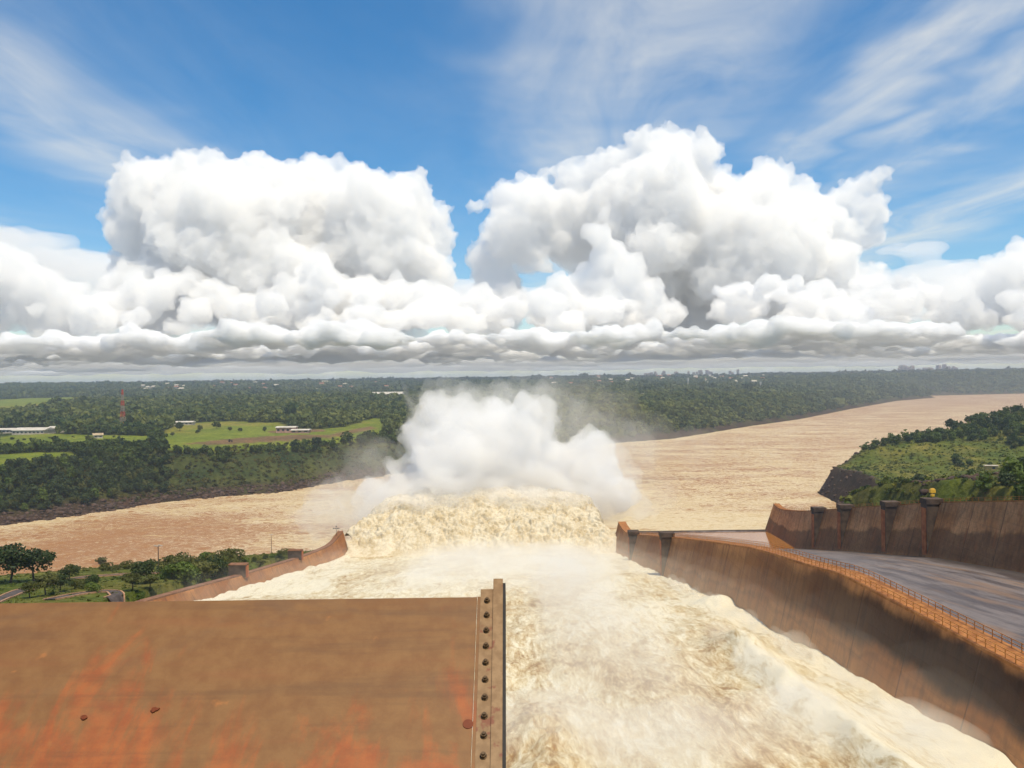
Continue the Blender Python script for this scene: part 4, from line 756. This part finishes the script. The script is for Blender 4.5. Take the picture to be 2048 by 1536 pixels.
# ------------------------------------------------------------------ raised steel gate in the foreground
t = NT('rusted gate plate'); co = t.coord()
b1 = t.noise(t.coord(scale=(.5, 1.0, 1.0)), .85, 8, .68, .6); b2 = t.noise(t.coord(scale=(1.7, .45, .45)), 1.2, 8, .66, .6); gr = t.noise(co, 60, 3, .6); sp = t.noise(co, 5, 5, .6)
hz_ = t.sep(co)[2]; low = t.ss(hz_, 112.6, 110.5)
rs = t.ss(t.math('ADD', t.math('ADD', t.math('MULTIPLY', b2, .8), t.math('MULTIPLY', b1, .5)), t.math('MULTIPLY', low, .46)), .74, .90)
col = t.mix(t.ss(sp, .3, .7), (.185, .080, .024), (.23, .112, .036)); col = t.mix(t.math('MULTIPLY', t.ss(b1, .5, .65), .5), col, (.14, .078, .040)); col = t.mix(t.math('MULTIPLY', rs, .78), col, t.mix(t.ss(sp, .35, .65), (.31, .068, .015), (.39, .098, .020)))
col = t.mix(t.math('MULTIPLY', t.ss(t.noise(co, 2.3, 4, .6), .66, .74), .6), col, (.42, .16, .04)); col = t.mix(t.math('MULTIPLY', gr, .35), col, (.11, .058, .026)); hs_ = t.noise(t.coord(scale=(.12, 1.6, 1.6)), 2.6, 6, .6); col = t.mix(t.math('MULTIPLY', t.ss(hs_, .5, .68), .4), col, (.095, .048, .022)); col = t.mix(t.math('MULTIPLY', t.ss(hs_, .45, .3), .3), col, (.23, .085, .03)); t.bump(gr, .12, .01)
platem = t.fin(col, .55, spec=.35)
t = NT('weathered seal steel'); co = t.coord(); sp = t.noise(co, 9, 5, .6); low = t.ss(t.sep(co)[2], 111.75, 111.25)
col = t.mix(t.ss(sp, .35, .65), (.19, .105, .042), (.26, .155, .07)); rs = t.math('MULTIPLY', t.ss(t.math('ADD', t.noise(co, 6, 4), t.math('MULTIPLY', low, .28)), .62, .68), .9); col = t.mix(rs, col, (.17, .05, .022)); sealm = t.fin(col, .5, spec=.4)
boltm = simple('dark bolt steel', (.06, .032, .012), (.11, .062, .024), 30, .38, spec=.35); rubber = simple('black rubber', (.012, .010, .009), (.022, .018, .016), 20, .6); hole = simple('deep rust', (.10, .022, .008), (.16, .04, .014), 20, .9)
S0 = 7.2; P1 = np.array([1.21 * S0, H - .3255 * S0]); P10 = np.array([S0, H - .4576 * S0]); ln = np.linalg.norm(P10 - P1); gd = (P10 - P1) / ln; gn = np.array([gd[1], -gd[0]]); sp_ = ln / 9      # face runs along gd, outward normal gn
if gn[1] < 0: gn = -gn
def gp(x, s, up=0.0):                                   # point on the gate face: s metres below the first bolt along the face, up metres proud of it
    bend = max(0, s - 2.6); a = bend / 18.0                # the skin plate curves down below the frame
    base = P1 + gd * min(s, 2.6)
    if a > 0:
        c_, s_ = math.cos(a), math.sin(a); base = base + (gd * s_ + -gn * (1 - c_)) * 18.0; n_ = gn * c_ + gd * s_
    else: n_ = gn
    q = base + n_ * up; return (x, float(q[0]), float(q[1]))
def slab(x0, x1, ss, u0, u1, nx=1):
    m = MB(); 
    for a, b in zip(ss[:-1], ss[1:]):
        m.hexa([gp(x0, b, u0), gp(x1, b, u0), gp(x1, a, u0), gp(x0, a, u0), gp(x0, b, u1), gp(x1, b, u1), gp(x1, a, u1), gp(x0, a, u1)])
    return m
gate = empty('spillway_gate', (-10, 8, 104)); tag(gate, 'raised rust brown steel spillway gate filling the lower left foreground', 'gate')
off = Vector((10, -8, -104))
def gpart(mb, name, mat, parent=gate, bevel=0.0):
    o = mb.build(name, mat, parent, bevel=bevel)
    if parent is gate: o.location = off
    return o
SS = [-.02, 1.0, 2.6] + [2.6 + k for k in range(1, 13)]
XB = 1.21 * S0 / F
xe = lambda px: (px - 1024) * XB                          # metres across at the depth of the first bolt
gpart(slab(-20, xe(948), [-.07] + SS[1:], -.03, 0), 'skin_plate', platem)
gpart(slab(xe(955), xe(982), [-.17] + SS[1:6], -.03, .012), 'seal_clamp_strip', sealm)
gpart(slab(xe(949), xe(956), [-.07] + SS[1:6], -.03, .006), 'weld_strip', platem)
gpart(slab(xe(980.5), xe(1000), [-.30] + SS[1:6], -.02, .035), 'seal_bar', sealm)
gpart(slab(xe(1000), xe(1005.5), [-.24] + SS[1:6], -.20, .030), 'rubber_seal', rubber)
nb = Vector((0, gn[0], gn[1]))
for k in range(14):
    c_ = Vector(gp(xe(968.5) , k * sp_, .012)); m = MB()
    m.tube(c_, c_ + nb * .006, .034, n=14); m.tube(c_ + nb * .006, c_ + nb * .032, .027, n=6); m.tube(c_ + nb * .032, c_ + nb * .05, .016, .014, n=10)
    gpart(m, 'bolt', boltm)
for px, py, rad in ((300, 1421, .032), (160, 1437, .028)):
    dx = (px - 1024) / F; tt = ((py - (760 + (1024 - px) * .0131)) / F); s_ = (tt * P1[0] - (H - P1[1])) / (-gd[1] - tt * -gd[0] * -1) if False else None
    best = min(np.linspace(0, 2.4, 300), key=lambda s: abs((H - gp(0, s)[2]) / gp(0, s)[1] - tt)); y_ = gp(0, best)[1]; m = MB(); g = random.Random(px)
    cen = Vector(gp(dx * y_, best, .003)); tdir = Vector((0, gd[0], gd[1])); ring = []
    for k in range(14):
        a = 2 * math.pi * k / 14; rr_ = rad * g.uniform(.55, 1.25); ring.append(cen + Vector((1, 0, 0)) * math.cos(a) * rr_ * 1.3 + tdir * math.sin(a) * rr_)
    m.add(ring + [p + nb * .012 for p in ring], [tuple(range(14, 28))] + [(k, (k + 1) % 14, 14 + (k + 1) % 14, 14 + k) for k in range(14)]); gpart(m, 'rust_scab', hole)
cen = Vector(gp(xe(925) * .84, 7.35 * sp_, .002)); m = MB(); m.tube(cen, cen + nb * .006, .05, .047, 16); gpart(m, 'plug', simple('red lead patch', (.15, .04, .018), (.20, .06, .026), 12, .8))
for k in range(5): gpart(slab(-19.6, xe(940), [1.4 + 2.6 * k, 1.55 + 2.6 * k], -.75, -.03), 'girder', platem)
for x_ in (-17, -3.5):
    m = MB(); m.tube(gp(x_, 3.5, -.7), (x_, 27, 101), .35, .35, 8); m.tube(gp(x_, 11.5, -.7), (x_, 27, 101), .35, .35, 8); gpart(m, 'gate_arm', platem)
